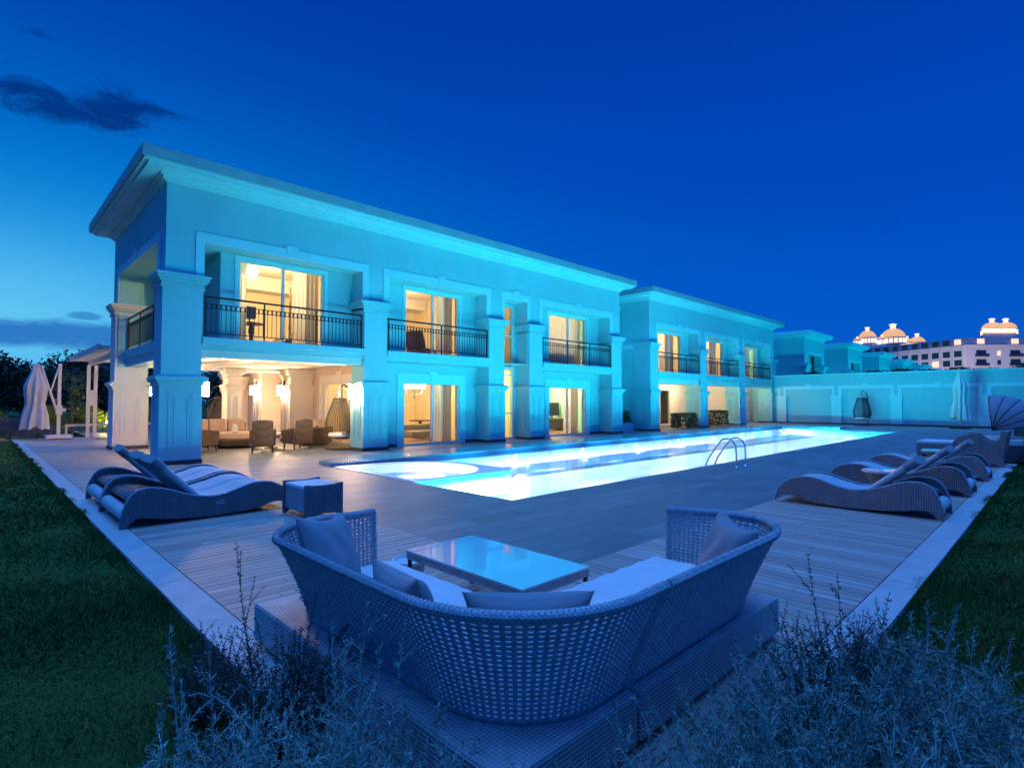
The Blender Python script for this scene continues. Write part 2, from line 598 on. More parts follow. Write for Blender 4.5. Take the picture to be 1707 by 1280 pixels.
# glow
ga = math_n(nt, 'POWER', 2.718, math_n(nt, 'MULTIPLY', math_n(nt, 'POWER', math_n(nt, 'DIVIDE', az, .66), 2.), -1.))
ge = math_n(nt, 'POWER', 2.718, math_n(nt, 'MULTIPLY', math_n(nt, 'POWER', math_n(nt, 'DIVIDE', math_n(nt, 'ABSOLUTE', math_n(nt, 'SUBTRACT', el, .10)), .25), 2.), -1.))
glow = math_n(nt, 'MULTIPLY', ga, ge)
gl2 = math_n(nt, 'POWER', glow, 5.)
c = mixc(nt, glow, base, (.0, .34, .80))
c = mixc(nt, math_n(nt, 'MULTIPLY', gl2, .75), c, (.16, .62, .93))
# the open sky behind the photographer and straight overhead is paler and brighter
front = add_(nt, math_n(nt, 'MULTIPLY', X, -.25), math_n(nt, 'MULTIPLY', Y, -.93), math_n(nt, 'MULTIPLY', Z, .25))
back = math_n(nt, 'MAXIMUM', front, 0.)
c = mixc(nt, math_n(nt, 'MULTIPLY', back, SKY_BACK), c, (.02, .20, 1.0), 'ADD')
kz = _n(nt, 'ShaderNodeMapRange', interpolation_type='SMOOTHSTEP')
kz.inputs['From Min'].default_value = R_(50)
kz.inputs['From Max'].default_value = R_(80)
nt.links.new(el, kz.inputs['Value'])
c = mixc(nt, math_n(nt, 'MULTIPLY', kz.outputs[0], SKY_ZEN), c, (.22, .98, 3.0), 'ADD')
# clouds
cv = _n(nt, 'ShaderNodeCombineXYZ')
nt.links.new(az, cv.inputs[0])
nt.links.new(math_n(nt, 'MULTIPLY', el, 2.2), cv.inputs[1])
n1 = noise(nt, cv.outputs[0], 13., 9, .68, 1.4)
n2 = noise(nt, cv.outputs[0], 3.4, 6, .6, .3)
def blob(a0, e0, sa, se):
    p = math_n(nt, 'POWER', math_n(nt, 'DIVIDE', math_n(nt, 'SUBTRACT', az, R_(a0)), R_(sa)), 2.)
    q = math_n(nt, 'POWER', math_n(nt, 'DIVIDE', math_n(nt, 'SUBTRACT', el, R_(e0)), R_(se)), 2.)
    return math_n(nt, 'POWER', 2.718, math_n(nt, 'MULTIPLY', math_n(nt, 'ADD', p, q), -1.))
def sm(v, lo, hi):
    k = _n(nt, 'ShaderNodeMapRange', interpolation_type='SMOOTHSTEP')
    k.inputs['From Min'].default_value = lo
    k.inputs['From Max'].default_value = hi
    nt.links.new(v, k.inputs['Value'])
    return k.outputs[0]
def add(*v):
    r = v[0]
    for k in v[1:]:
        r = math_n(nt, 'ADD', r, k)
    return r
puff = add(math_n(nt, 'MULTIPLY', blob(8.4, 24.2, 2.6, 1.8), .80), math_n(nt, 'MULTIPLY', blob(6.4, 22.6, 3.6, 1.2), .68), math_n(nt, 'MULTIPLY', blob(2.0, 23.0, 3.0, 1.5), .76), math_n(nt, 'MULTIPLY', blob(12.0, 24.3, 2.2, .6), .55), math_n(nt, 'MULTIPLY', blob(3.2, 27.3, 1.5, .5), .42),
           math_n(nt, 'MULTIPLY', blob(33., 27., 3., 1.6), .16), math_n(nt, 'MULTIPLY', blob(-14., 25., 6., 2.), .6))
puff = sm(math_n(nt, 'SUBTRACT', math_n(nt, 'ADD', puff, math_n(nt, 'MULTIPLY', n1, 2.2)), 1.32), .0, .80)
c = mixc(nt, math_n(nt, 'MULTIPLY', puff, .88), c, (.001, .028, .20))
band = math_n(nt, 'ADD', math_n(nt, 'ADD', blob(2., 5.4, 60., 2.2), math_n(nt, 'MULTIPLY', n1, .5)), math_n(nt, 'MULTIPLY', n2, .4))
band = math_n(nt, 'MULTIPLY', sm(band, 1.12, 1.42), ga)
c = mixc(nt, math_n(nt, 'MULTIPLY', band, .85), c, (.012, .13, .50))
wisp = math_n(nt, 'MULTIPLY', sm(math_n(nt, 'ADD', blob(6.5, 7.1, 1.8, .5), math_n(nt, 'MULTIPLY', n1, .5)), .75, 1.1), .7)
c = mixc(nt, wisp, c, (.02, .18, .55))
nt.links.new(c, bg.inputs[0])
bg.inputs[1].default_value = 1.0
nt.links.new(bg.outputs[0], out.inputs[0])
SC.view_settings.view_transform = 'Standard'
SC.view_settings.look = 'None'
SC.view_settings.exposure = 0.
SC.view_settings.gamma = 1.
SC.cycles.use_denoising = True
SC.cycles.max_bounces = 8
SC.cycles.transparent_max_bounces = 16
SC.cycles.diffuse_bounces = 4
SC.cycles.sample_clamp_indirect = 6.
SC.cycles.blur_glossy = .6

# ------------------------------------------------------------------ ground, lawn, deck, paving, pool
b = MB()
for q in ((-900, 900, -900, 5.5), (-900, 900, 12.5, 900), (-900, 5.5, 5.5, 12.5), (34.9, 900, 5.5, 12.5)):
    b.add([(q[0], q[2], -.12), (q[1], q[2], -.12), (q[1], q[3], -.12), (q[0], q[3], -.12)], [(0, 1, 2, 3)])
structure(b, 'ground', M['lawn'])
def lawn_sheet(name, xa, xb, ya, yb):
    b = MB()
    nx, ny = max(2, int((xb - xa) / .6)), max(2, int((yb - ya) / .6))
    b.grid(lambda u, v: (xa + (xb - xa) * u, ya + (yb - ya) * v, -.045 + .012 * math.sin(1.7 * u * (xb - xa)) * math.sin(1.3 * v * (yb - ya))), nx, ny)
    return structure(b, name, M['lawn'], smooth=True, ang=180)
lawn_sheet('lawn', -14, 1.06, -6, 34)
lawn_sheet('lawn', 1.06, 44, -14, .84)

def blades(regions, name):
    """one mesh of grass blades, denser and finer close to the camera"""
    V, F = [], []
    for xa, xb, ya, yb, n in regions:
        x = rng.uniform(xa, xb, n)
        y = rng.uniform(ya, yb, n)
        d = np.sqrt(x * x + y * y)
        keep = (rng.random(n) < np.clip((5. / np.maximum(d, .5)) ** 1.4, .02, 1)) & (d > .9)
        x, y, d = x[keep], y[keep], d[keep]
        n = len(x)
        patch = .65 + .35 * np.sin(x * 2.3 + 1.3 * np.sin(y * 1.9)) * np.sin(y * 2.7 + x)
        h = rng.uniform(.025, .065, n) * patch * np.clip(.8 + d * .06, 1, 2.)
        wd = rng.uniform(.0022, .0042, n) * np.clip(d / 3., 1, 5)
        a = rng.uniform(0, 2 * PI, n)
        lx, ly = rng.normal(0, .022, n), rng.normal(0, .022, n)
        z0 = np.full(n, -.05)
        p = np.empty((n, 3, 3))
        p[:, 0] = np.stack([x - np.cos(a) * wd, y - np.sin(a) * wd, z0], 1)
        p[:, 1] = np.stack([x + np.cos(a) * wd, y + np.sin(a) * wd, z0], 1)
        p[:, 2] = np.stack([x + lx, y + ly, z0 + h], 1)
        V.append(p.reshape(-1, 3))
    v = np.concatenate(V)
    nt_ = len(v) // 3
    me = bpy.data.meshes.new(name)
    me.vertices.add(len(v))
    me.vertices.foreach_set('co', v.ravel())
    me.loops.add(len(v))
    me.loops.foreach_set('vertex_index', np.arange(len(v)))
    me.polygons.add(nt_)
    me.polygons.foreach_set('loop_start', np.arange(nt_) * 3)
    me.polygons.foreach_set('loop_total', np.full(nt_, 3))
    me.update()
    me.validate()
    me.materials.append(M['blade'])
    o = bpy.data.objects.new(name, me)
    COL.objects.link(o)
    return tag(o, 'short dark green lawn grass on both sides of the deck', 'grass', kind='stuff')
blades([(-3.2, 1.10, 1.4, 6, 150000), (-9, 1.10, 6, 16, 220000), (-12, 1.10, 16, 30, 120000), (3.0, 8, -3, .90, 150000), (8, 20, -6, .90, 160000),
        (-3.2, .35, .2, 1.4, 60000), (.97, 1.135, 1.4, 8, 26000), (.97, 1.13, 8, 26, 60000), (3.0, 9, .80, .925, 26000), (9, 22, .80, .92, 60000)], 'grass')

# deck: boards run along x in the left strip, along y in the front strip
PW, PG = .098, .008
b = MB()
y = 1.12
i = 0
while y < 29.2:
    seams = sorted({1.34, 3.6, 1.34 + ((i * 37) % 10) * .17 + .4})
    for s0, s1 in zip(seams[:-1], seams[1:]):
        b.box(s0 + .002, s1 - .002, y, y + PW, -.03, rng.normal(0, .0006))
    y += PW + PG
    i += 1
structure(b, 'deck', M['deck_x'])
b = MB()
x = 3.615
i = 0
while x < 26:
    seams = sorted({1.12, 3.2, 1.12 + ((i * 53) % 10) * .15 + .45})
    for s0, s1 in zip(seams[:-1], seams[1:]):
        b.box(x, x + PW, s0 + .002, s1 - .002, -.03, rng.normal(0, .0006))
    x += PW + PG
    i += 1
structure(b, 'deck', M['deck_y'])
b = MB()
for k in range(13):
    b.box(1.09, 1.33, .88 + k * 2.2, .88 + (k + 1) * 2.2 - .006, -.06, .004)
for k in range(12):
    b.box(1.335 + k * 2.1, 1.335 + (k + 1) * 2.1 - .006, .87, 1.11, -.06, .004)
structure(b, 'deck_border', M['deck_edge'])
structure(MB().box(1.12, 3.598, .9, 29.2, -.11, -.034).box(3.6, 26, .9, 3.19, -.11, -.034), 'deck_bed', M['soil'])

PX0, PX1, PY0, PY1 = 5.9, 34.4, 6.0, 12.0
b = MB()
for q in ((3.6, PX0, 3.2, 45), (PX0, PX1, 3.2, PY0), (PX0, PX1, PY1, 45), (PX1, 41.6, -6, 45)):
    b.box(q[0], q[1], q[2], q[3], -.03, -.002)
b.box(26, PX1, -6, 3.2, -.03, -.0025)
structure(b, 'paving', M['stone'])
structure(MB().box(-6, 41.4, 29.2, 30.2, -.1, -.02), 'path', M['stone'])

ZF = -.46
b = MB()
b.add([(PX0, PY0, ZF), (PX1, PY0, ZF), (PX1, PY1, ZF), (PX0, PY1, ZF)], [(0, 1, 2, 3)])
for p, q in (((PX0, PY0), (PX1, PY0)), ((PX1, PY0), (PX1, PY1)), ((PX1, PY1), (PX0, PY1)), ((PX0, PY1), (PX0, PY0))):
    b.add([(*p, ZF), (*q, ZF), (*q, -.03), (*p, -.03)], [(0, 1, 2, 3)])
# entry steps in the far corner
b.box(32.6, PX1 - .002, PY0 + .002, 8.2, ZF + .004, -.16)
b.box(33.5, PX1 - .003, PY0 + .003, 8.8, ZF + .005, -.07)
structure(b, 'pool_basin', M['tile'])
b = MB()
def lane(y, xa, xb):
    b.box(xa, xb, y - .24, y + .24, ZF + .001, ZF + .004)
    b.box(xa - .45, xa, y - .75, y + .75, ZF + .001, ZF + .004)
lane(10.2, 9.9, 33.4)
structure(b, 'pool_lane_line', M['tile_dark'])
structure(MB().add([(PX0, PY0, -.018), (PX1, PY0, -.018), (PX1, PY1, -.018), (PX0, PY1, -.018)], [(0, 1, 2, 3)]), 'water', M['water'])
# spa: a rounded ledge in the near left corner, its rim level with the water
b = MB()
rim = [(5.92, 8.55)] + [(8.35 + .0 * t, 8.55) for t in (0,)] + [(8.62, 8.75), (8.66, 9.9)] + [(6.9 + 1.75 * math.cos(a), 10.1 + 1.75 * math.sin(a)) for a in np.linspace(.05, 1.45, 10)] + [(6.3, 11.98), (5.92, 11.98)]
inn = [(6.95 + 1.3 * math.cos(a), 10.15 + 1.25 * math.sin(a)) for a in np.linspace(-.5 * PI - .45, 1.5 * PI - .45, 40, endpoint=False)]
# ledge ring: outer loop resampled by angle about the tub centre
def ray_hit(a):
    cx, cy = 6.95, 10.15
    best = 99
    dx, dy = math.cos(a), math.sin(a)
    for (x0, y0), (x1, y1) in zip(rim, rim[1:] + rim[:1]):
        ex, ey = x1 - x0, y1 - y0
        den = dx * ey - dy * ex
        if abs(den) < 1e-9: continue
        t = ((x0 - cx) * ey - (y0 - cy) * ex) / den
        s = ((x0 - cx) * dy - (y0 - cy) * dx) / den
        if t > 0 and -1e-6 <= s <= 1 + 1e-6 and t < best: best = t
    return (cx + dx * best, cy + dy * best)
N = 64
A = [2 * PI * k / N for k in range(N)]
ro = [ray_hit(a) for a in A]
ri = []
for a, o_ in zip(A, ro):
    d = min(math.hypot(o_[0] - 6.95, o_[1] - 10.15) - .18, 1.42)
    ri.append((6.95 + d * math.cos(a), 10.15 + d * math.sin(a)))
vs = [(p[0], p[1], ZF + .003) for p in ro] + [(p[0], p[1], .012) for p in ro] + [(p[0], p[1], .012) for p in ri] + [(6.95 + .93 * (p[0] - 6.95), 10.15 + .93 * (p[1] - 10.15), -.2) for p in ri] + [(6.95 + .6 * (p[0] - 6.95), 10.15 + .6 * (p[1] - 10.15), -.22) for p in ri] + [(6.95 + .55 * (p[0] - 6.95), 10.15 + .55 * (p[1] - 10.15), -.4) for p in ri]
fs = []
for L in range(5):
    for k in range(N):
        l = (k + 1) % N
        fs.append((L * N + k, L * N + l, (L + 1) * N + l, (L + 1) * N + k))
fs.append(tuple(range(5 * N, 6 * N)))
b.add(vs, fs)
tag(b.build('spa_tub', M['tile']), 'white rounded spa tub sunk in the near left corner of the pool', 'spa tub')

# raised coping along the villa side and the far end, chamfered at its near end
b = MB()
b.prism([(5.93, 12.0), (PX1 + 1.2, 12.0), (PX1 + 1.2, 13.3), (6.9, 13.3), (5.97, 12.72)], 'z', -.001, .085)
b.box(PX1, PX1 + 1.2, 8.9, 11.998, -.001, .085)
structure(b, 'pool_coping', M['tile_teal'])
b = MB()
b.box(5.96, PX1, 11.985, 11.999, -.10, .035)
structure(b, 'waterline_tiles', M['tile_dark'])

# lamps in the pool walls
def pool_light(x, y, s, z=-.2, label=None):
    """round lens on the pool wall; s = +1 shines towards +y"""
    t = thing('pool_light', label or 'round underwater pool light', 'pool light', (x, y, z), 0, 'underwater pool lights')
    b = MB().lathe([(.0, .02), (.07, .018), (.085, .0)], n=16)
    l = b.build('lens', M['pool_lamp'], t)
    l.rotation_euler = (-s * PI / 2, 0, 0)
    r = MB().lathe([(.085, 0), (.105, .012), (.11, 0)], n=16).build('ring', M['steel'], t)
    r.rotation_euler = (-s * PI / 2, 0, 0)
    return t
near = [7.4 + 3.35 * k for k in range(9)]
uplit = [9.6 + 2.0 * k for k in range(12)]
WHITE, CYAN = (.95, 1., 1.), (0., .85, 1.)
NTH = 'first second third fourth fifth sixth seventh eighth ninth tenth eleventh twelfth'.split()
for k, x in enumerate(near):
    pool_light(x + 1.2 if k < 8 else x, PY1 - .02, -1, label='round underwater light below the villa side coping, %s from the spa' % NTH[k])
# ------------------------------------------------------------------ lights in the pool walls
def spot(loc, d, col, p, ang, blend=.35, r=.03):
    return aim(light('pool_spot', 'SPOT', loc, col, p, spot_size=R_(ang), spot_blend=blend, shadow_soft_size=r), d)
# cyan uplights on the pool floor wash the villa fronts from below
for x in [10. + 2.1 * k for k in range(11)]:
    spot((x, 10.5, -.36), (0, .62, .78), CYAN, P_CYAN * .75, 96, .35, .0)
    spot((x + 1., 7.6, -.30), (0, .80, .60), CYAN, P_CYAN * .85, 96, .35, .0)
for x in (6.3, 7.6, 8.9):
    spot((x, 6.5, -.12), (-.12, .83, .55), CYAN, P_CYAN * 1.3, 100, .35, .0)
# white lamps along both long walls flood the basin: a wide low fan each
for k, x in enumerate(near):
    for yy, s_ in ((PY0 + .06, 1), (PY1 - .06, -1)):
        xx = x if s_ > 0 or k == 8 else x + 1.2
        spot((xx, yy, -.13), (0, s_, -.95), WHITE, P_WIDE, 116, 1., r=0)
        o = spot((xx, yy, -.13), (0, s_, -.12), WHITE, P_NARROW, 17, 1., r=0)
        o.scale = (8, 1, 1)
for y in (7.2, 9.0, 10.8):
    spot((28.4, y, -.32), (1, 0, .55), CYAN, P_CYAN * 5.5, 80, .5, .0)
# the tub's own lamps
for a in (.6, 2.4, 4.2, 5.6):
    light('pool_spot', 'POINT', (6.95 + .85 * math.cos(a), 10.15 + .8 * math.sin(a), -.12), WHITE, 30., shadow_soft_size=.04)
# the neighbours' pools light their villas the same way
for x in (50., 63., 76., 90., 108.):
    spot((x, 7.5, .3), (0.1, 1, .42), CYAN, P_CYAN * 5, 130, .5, .05)
# ------------------------------------------------------------------ villa kit (world coordinates, parented to the villa)
def column(v, x0, x1, y0, y1, top=4.6, panels='fl', wm='wall', tm='wall'):
    b = MB()
    ch = .0
    b.box(x0 + .03, x1 - .03, y0 + .03, y1, 2.10, top - .3)              # shaft
    b.box(x0, x1, y0, y1, .1, 1.96)                                      # pedestal
    for o, z0, z1 in ((.03, 1.90, 1.97), (.07, 1.97, 2.03), (.11, 2.03, 2.11), (.05, 2.11, 2.14)):
        b.box(x0 - o, x1 + o, y0 - o, y1 - .002 + ch, z0, z1)
    for o, z0, z1 in ((.02, top - .34, top - .28), (.0, top - .28, top - .2), (.05, top - .2, top - .14), (.10, top - .14, top - .06), (.13, top - .06, top)):
        b.box(x0 - o, x1 + o, y0 - o, y1 - .003, z0, z1)
    c = b.build('column', M[wm], v, world=True, bevel=.008)
    p = MB()
    w = x1 - x0
    def frame(plane, a0, a1, z0, z1, d, t):
        for s in ((a0, a1, z1 - t, z1), (a0, a1, z0, z0 + t), (a0, a0 + t, z0 + t, z1 - t), (a1 - t, a1, z0 + t, z1 - t)):
            if plane == 'f': p.box(s[0], s[1], y0 - d, y0 - .001, s[2], s[3])
            if plane == 'l': p.box(x0 - d, x0 - .001, s[0], s[1], s[2], s[3])
            if plane == 'r': p.box(x1 + .001, x1 + d, s[0], s[1], s[2], s[3])
    for q in panels:
        a0, a1 = (x0, x1) if q == 'f' else (y0, y1)
        m = (a1 - a0)
        frame(q, a0 + m * .2, a1 - m * .2, .34, 1.78, .022, .05)
        frame(q, a0 + m * .2 + .05, a1 - m * .2 - .05, .39, 1.73, .012, .035)
        frame(q, a0 + m * .2 + .12, a1 - m * .2 - .12, .47, 1.65, .02, .03)
    p.build('raised_panel', M[tm], c)
    for o in (c.children[0],):
        off = v.location
        o.data.transform(Matrix.Translation((-off.x, -off.y, -off.z)))
    k = MB().box(x0 - .02, x1 + .02, y0 - .02, y1 - .004, 0, .098)
    k = k.build('plinth', M['plinth'], c)
    k.data.transform(Matrix.Translation(-Vector(v.location)))
    return c

def surround(v, xa, xb, z0, z1, y, wd, keyh=.16, top=None, d=.035, key=True, name='trim'):
    """flat band round an opening: proud of the wall plane y"""
    t = top or wd
    b = MB()
    b.box(xa - wd, xa, y - d, y - .001, z0, z1 + t)
    b.box(xb, xb + wd, y - d, y - .001, z0, z1 + t)
    b.box(xa + .0005, xb - .0005, y - d, y - .001, z1, z1 + t)
    if key:
        m = (xa + xb) / 2
        b.prism([(m - .11, z1 + .01), (m + .11, z1 + .01), (m + .17, z1 + t + keyh * .6), (m - .17, z1 + t + keyh * .6)][::1], 'y', y - d - .03, y - d + .002)
    return b.build(name, M['trim'], v, world=True)

def window(v, xa, xb, z0, z1, y, mull=1, name='window', fr=.055, handle=True):
    """aluminium frame set in the wall plane y (front face), sliding leaves with panes"""
    b = MB()
    d0, d1 = y + .03, y + .11
    b.box(xa, xa + fr, d0, d1, z0, z1)
    b.box(xb - fr, xb, d0, d1, z0, z1)
    b.box(xa + fr, xb - fr, d0, d1, z1 - fr, z1)
    b.box(xa + fr, xb - fr, d0, d1, z0, z0 + fr)
    xs = [xa + fr]
    for k in range(mull):
        m = xa + (xb - xa) * (k + 1) / (mull + 1)
        b.box(m - .035, m + .035, d0 - .015, d1 - .01, z0 + fr + .001, z1 - fr - .001)
        xs += [m - .035, m + .035]
    xs.append(xb - fr)
    f = b.build(name, M['alu'], v, world=True)
    for l, r in zip(xs[::2], xs[1::2]):
        p = MB().add([(l, y + .07, z0 + fr), (r, y + .07, z0 + fr), (r, y + .07, z1 - fr), (l, y + .07, z1 - fr)], [(0, 1, 2, 3)])
        p = p.build('pane', M['glass'], f)
        p.data.transform(Matrix.Translation(-Vector(v.location)))
    return f

def railing(v, a0, a1, p, z0, axis='x'):
    """wrought iron balustrade along x (plane y = p) or along y (plane x = p)"""
    b = MB()
    def bx(a, c, q0, q1, z_0, z_1):
        if axis == 'x': b.box(a, c, p + q0, p + q1, z_0, z_1)
        else: b.box(p + q0, p + q1, a, c, z_0, z_1)
    L = a1 - a0
    bx(a0, a1, -.012, .012, z0 + .84, z0 + .86)
    bx(a0, a1, -.012, .012, z0 + .725, z0 + .745)
    bx(a0, a1, -.012, .012, z0 + .10, z0 + .125)
    n = max(2, int(round(L / 1.75)))
    for k in range(n + 1):
        a = a0 + .03 + (L - .06) * k / n
        bx(a - .017, a + .017, -.017, .017, z0 + .0, z0 + 1.0)
    m = int(L / .115)
    for k in range(m):
        a = a0 + L * (k + .5) / m
        bx(a - .0065, a + .0065, -.0065, .0065, z0 + .125, z0 + .725)
        bx(a - .019, a + .019, -.008, .008, z0 + .745, z0 + .84)
    r = b.build('railing', M['iron'], v, world=True)
    b = MB()
    if axis == 'x': b.box(a0, a1, p - .032, p + .032, z0 + 1.0, z0 + 1.045)
    else: b.box(p - .032, p + .032, a0, a1, z0 + 1.0, z0 + 1.045)
    h = b.build('handrail', M['iron'], r, bevel=.006)
    h.data.transform(Matrix.Translation(-Vector(v.location)))
    return r

def roof(v, x0, x1, y0, y1, z=6.82, over=.62):
    """flat roof with a stepped cornice round the wall block x0..x1, y0..y1"""
    b = MB()
    for o, za, zb in ((.05, z, z + .06), (.10, z + .06, z + .13), (.16, z + .13, z + .18), (over - .14, z + .18, z + .25), (over - .05, z + .25, z + .30)):
        b.box(x0 - o, x1 + o, y0 - o, y1 + o, za, zb)
    r = b.build('roof_cornice', M['trim'], v, world=True, bevel=.008)
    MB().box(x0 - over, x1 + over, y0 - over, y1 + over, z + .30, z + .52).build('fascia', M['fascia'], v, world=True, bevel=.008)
    b = MB().box(x0 - over, x1 + over, y0 - over, y1 + over, z + .521, z + .55)
    b.box(x0 - .1, x1 + .1, y0 - .1, y1 + .1, z + .57, z + .62)
    b.build('roof', M['roof'], v, world=True)
    return r

def slab(v, xa, xb, y0, y1, z0=2.86, z1=3.12, mould=True):
    b = MB()
    b.box(xa, xb, y0, y1, z0 + .10, z1)
    b.box(xa, xb, y0 + .05, y1 - .001, z0 + .03, z0 + .10)
    b.box(xa, xb, y0 + .10, y1 - .002, z0 - .06, z0 + .03)
    return b.build('balcony_floor', M['wall'], v, world=True, bevel=.006)

YC, YU, YW = 15.0, 15.12, 15.75        # column fronts, upper wall, window wall
ZO = 5.5                               # top of the balcony openings
# ------------------------------------------------------------------ the long villa
V = thing('villa', 'long two-storey villa glowing turquoise above an open corner terrace, nearest along the pool', 'villa', (3.1, 15.0, 0))
c1, c2, c3, c4, c5 = (3.1, 4.02), (8.43, 9.29), (13.58, 14.42), (15.76, 16.6), (21.4, 22.25)
for c, pn in ((c1, 'fl'), (c2, 'fl'), (c3, 'fl'), (c4, 'fl'), (c5, 'fl')):
    column(V, c[0], c[1], YC, 15.8, panels=pn)
column(V, 3.1, 4.05, 21.0, 21.85, panels='fl', wm='ceil', tm='ceil')
column(V, 6.43, 6.92, 21.0, 21.6, panels='f', top=2.7, wm='peach_pale', tm='ceil')
for ya in (20.35, 23.2, 27.4):
    column(V, 8.4, 9.31, ya, ya + .85, panels='l', top=2.72, wm='peach_pale', tm='ceil')
opens = [(c1[1] + .02, c2[0] - .0, 3.0, ZO), (c2[1] + .06, c3[0] - .04, 3.0, ZO), (c3[1] + .03, c4[0] - .02, 3.0, ZO), (c4[1] + .03, c5[0] - .02, 3.0, ZO)]
b = MB()
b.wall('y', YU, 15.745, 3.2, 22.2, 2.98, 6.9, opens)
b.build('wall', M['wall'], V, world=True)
for o in opens:
    surround(V, o[0], o[1], 4.62, ZO, YU, .20 if o[1] - o[0] > 2 else .14, top=.25)
# window wall (recessed): upper storey from x = 4.6, ground floor from x = 9.3
wu = [(5.05, 7.5), (10.4, 12.75), (14.72, 15.62), (17.75, 20.45)]
wl = [(10.35, 12.78), (14.72, 15.62), (17.75, 20.35)]
b = MB()
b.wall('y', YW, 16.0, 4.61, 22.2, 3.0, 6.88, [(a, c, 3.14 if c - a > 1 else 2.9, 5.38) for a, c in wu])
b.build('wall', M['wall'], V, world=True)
b = MB()
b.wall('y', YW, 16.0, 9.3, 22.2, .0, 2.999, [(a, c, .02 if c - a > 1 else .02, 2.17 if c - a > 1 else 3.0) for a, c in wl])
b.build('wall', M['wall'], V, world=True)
for x0_, x1_ in ((9.31, 10.08), (13.06, 13.6), (16.61, 17.48), (20.63, 21.39)):
    MB().box(x0_, x1_, YW - .022, YW - .001, 0, .10).build('skirting', M['plinth'], V, world=True)
b = MB().box(22.2, 22.199 + .002, 15.9, 22, 0, 6.8)
b = MB(); b.wall('x', 22.201, 22.0, 16.0, 22.0, 0, 6.88); b.build('wall', M['wall'], V, world=True)
b = MB(); b.wall('y', 22.0, 21.8, 4.6, 22.2, 2.98, 6.88); b.wall('y', 22.0, 21.8, 9.3, 22.2, 0, 2.97); b.build('wall', M['wall'], V, world=True)
for a, c in wu:
    if c - a > 1:
        window(V, a, c, 3.14, 5.38, YW)
        surround(V, a, c, 3.14, 5.38, YW, .10, key=False, d=.03)
for a, c in wl:
    if c - a > 1:
        window(V, a, c, .02, 2.17, YW)
        surround(V, a, c, .0, 2.17, YW, .26, top=.30)
window(V, 14.72, 15.62, .02, 5.38, YW, mull=0, name='stair_window')
b = MB()
for z in (1.02, 2.55, 2.86, 4.15):
    b.box(14.775, 15.565, YW + .04, YW + .10, z, z + .05)
b.build('window_transom', M['alu'], V, world=True)
# end facade
b = MB()
b.wall('x', 3.2, 3.75, 15.746, 21.9, 2.6, 6.88, [(15.81, 20.99, 2.5, ZO)])
b.build('wall', M['wall'], V, world=True)
b = MB()
for s in ((15.61, 15.81, 4.62, ZO + .22), (20.99, 21.2, 4.62, ZO + .22), (15.811, 20.989, ZO, ZO + .22)):
    b.box(3.165, 3.199, s[0], s[1], s[2], s[3])
b.prism([(18.3, ZO), (18.5, ZO), (18.55, ZO + .33), (18.25, ZO + .33)], 'x', 3.14, 3.166)
b.build('trim', M['trim'], V, world=True)
b = MB()
b.wall('x', 4.6, 4.85, 15.76, 21.79, 3.1, 6.87, [(17.6, 20.1, 3.14, 5.38)])
b.box(3.76, 4.599, 20.995, 21.4, 3.1, 5.9)
b.box(3.74, 4.61, 15.76, 21.5, ZO + .02, ZO + .2)
b.build('wall', M['wall'], V, world=True)
b = MB()
for s in ((17.6, 17.66, 3.14, 5.38), (20.04, 20.1, 3.14, 5.38), (17.66, 20.04, 5.32, 5.38), (17.66, 20.04, 3.14, 3.2), (18.82, 18.88, 3.2, 5.32)):
    b.box(4.63, 4.70, s[0], s[1], s[2], s[3])
ew = b.build('window', M['alu'], V, world=True)
p = MB().add([(4.66, 17.66, 3.2), (4.66, 20.04, 3.2), (4.66, 20.04, 5.32), (4.66, 17.66, 5.32)], [(0, 1, 2, 3)]).build('pane', M['glass'], ew)
p.data.transform(Matrix.Translation(-Vector(V.location)))
b = MB()
b.box(3.38, 4.62, 15.82, 20.99, 2.86, 3.13)
b.box(3.42, 4.61, 15.81, 20.985, 2.62, 2.86)
b.build('balcony_floor', M['wall'], V, world=True, bevel=.006)
railing(V, 15.82, 20.98, 3.46, 3.13, axis='y')
# front balconies
slab(V, c1[1] - .02, c2[0] + .02, 14.98, YW - .01)
slab(V, c2[1] - .02, c3[0] + .02, 14.98, YW - .01)
slab(V, c4[1] - .02, c5[0] + .02, 14.98, YW - .01)
railing(V, c1[1] + .02, c2[0], 15.09, 3.12)
railing(V, c2[1] + .02, c3[0], 15.09, 3.12)
railing(V, c4[1] + .02, c5[0], 15.09, 3.12)
# terrace: edge beam, ceiling, back beam, and the wing wall with its door
b = MB()
b.box(4.0, 8.45, 15.14, 15.70, 2.62, 2.80)
b.box(4.0, 9.29, 15.70, 21.0, 2.74, 2.98)
b.box(4.62, 9.29, 21.0, 22.0, 2.64, 2.97)
b.box(8.42, 9.29, 22.0, 29.0, 2.74, 2.97)
b.box(5.4, 5.65, 15.71, 20.99, 2.60, 2.735)
b.build('terrace_ceiling', M['ceil'], V, world=True)
b = MB()
b.wall('x', 9.3, 9.52, 16.01, 29., 0, 2.96, [(17.0, 19.5, .02, 2.2), (25., 26.6, .02, 2.2)])
b.build('terrace_wall', M['peach'], V, world=True)
b = MB()
for s in ((16.72, 17.0, 0, 2.48), (19.5, 19.78, 0, 2.48), (17.001, 19.499, 2.2, 2.48)):
    b.box(9.265, 9.299, s[0], s[1], s[2], s[3])
b.prism([(18.14, 2.21), (18.36, 2.21), (18.42, 2.60), (18.08, 2.60)], 'x', 9.235, 9.268)
b.build('trim', M['ceil'], V, world=True)
b = MB()
for s in ((24.8, 25.0, 0, 2.4), (26.6, 26.8, 0, 2.4), (25.001, 26.599, 2.2, 2.4)):
    b.box(9.265, 9.299, s[0], s[1], s[2], s[3])
b.build('trim', M['ceil'], V, world=True)
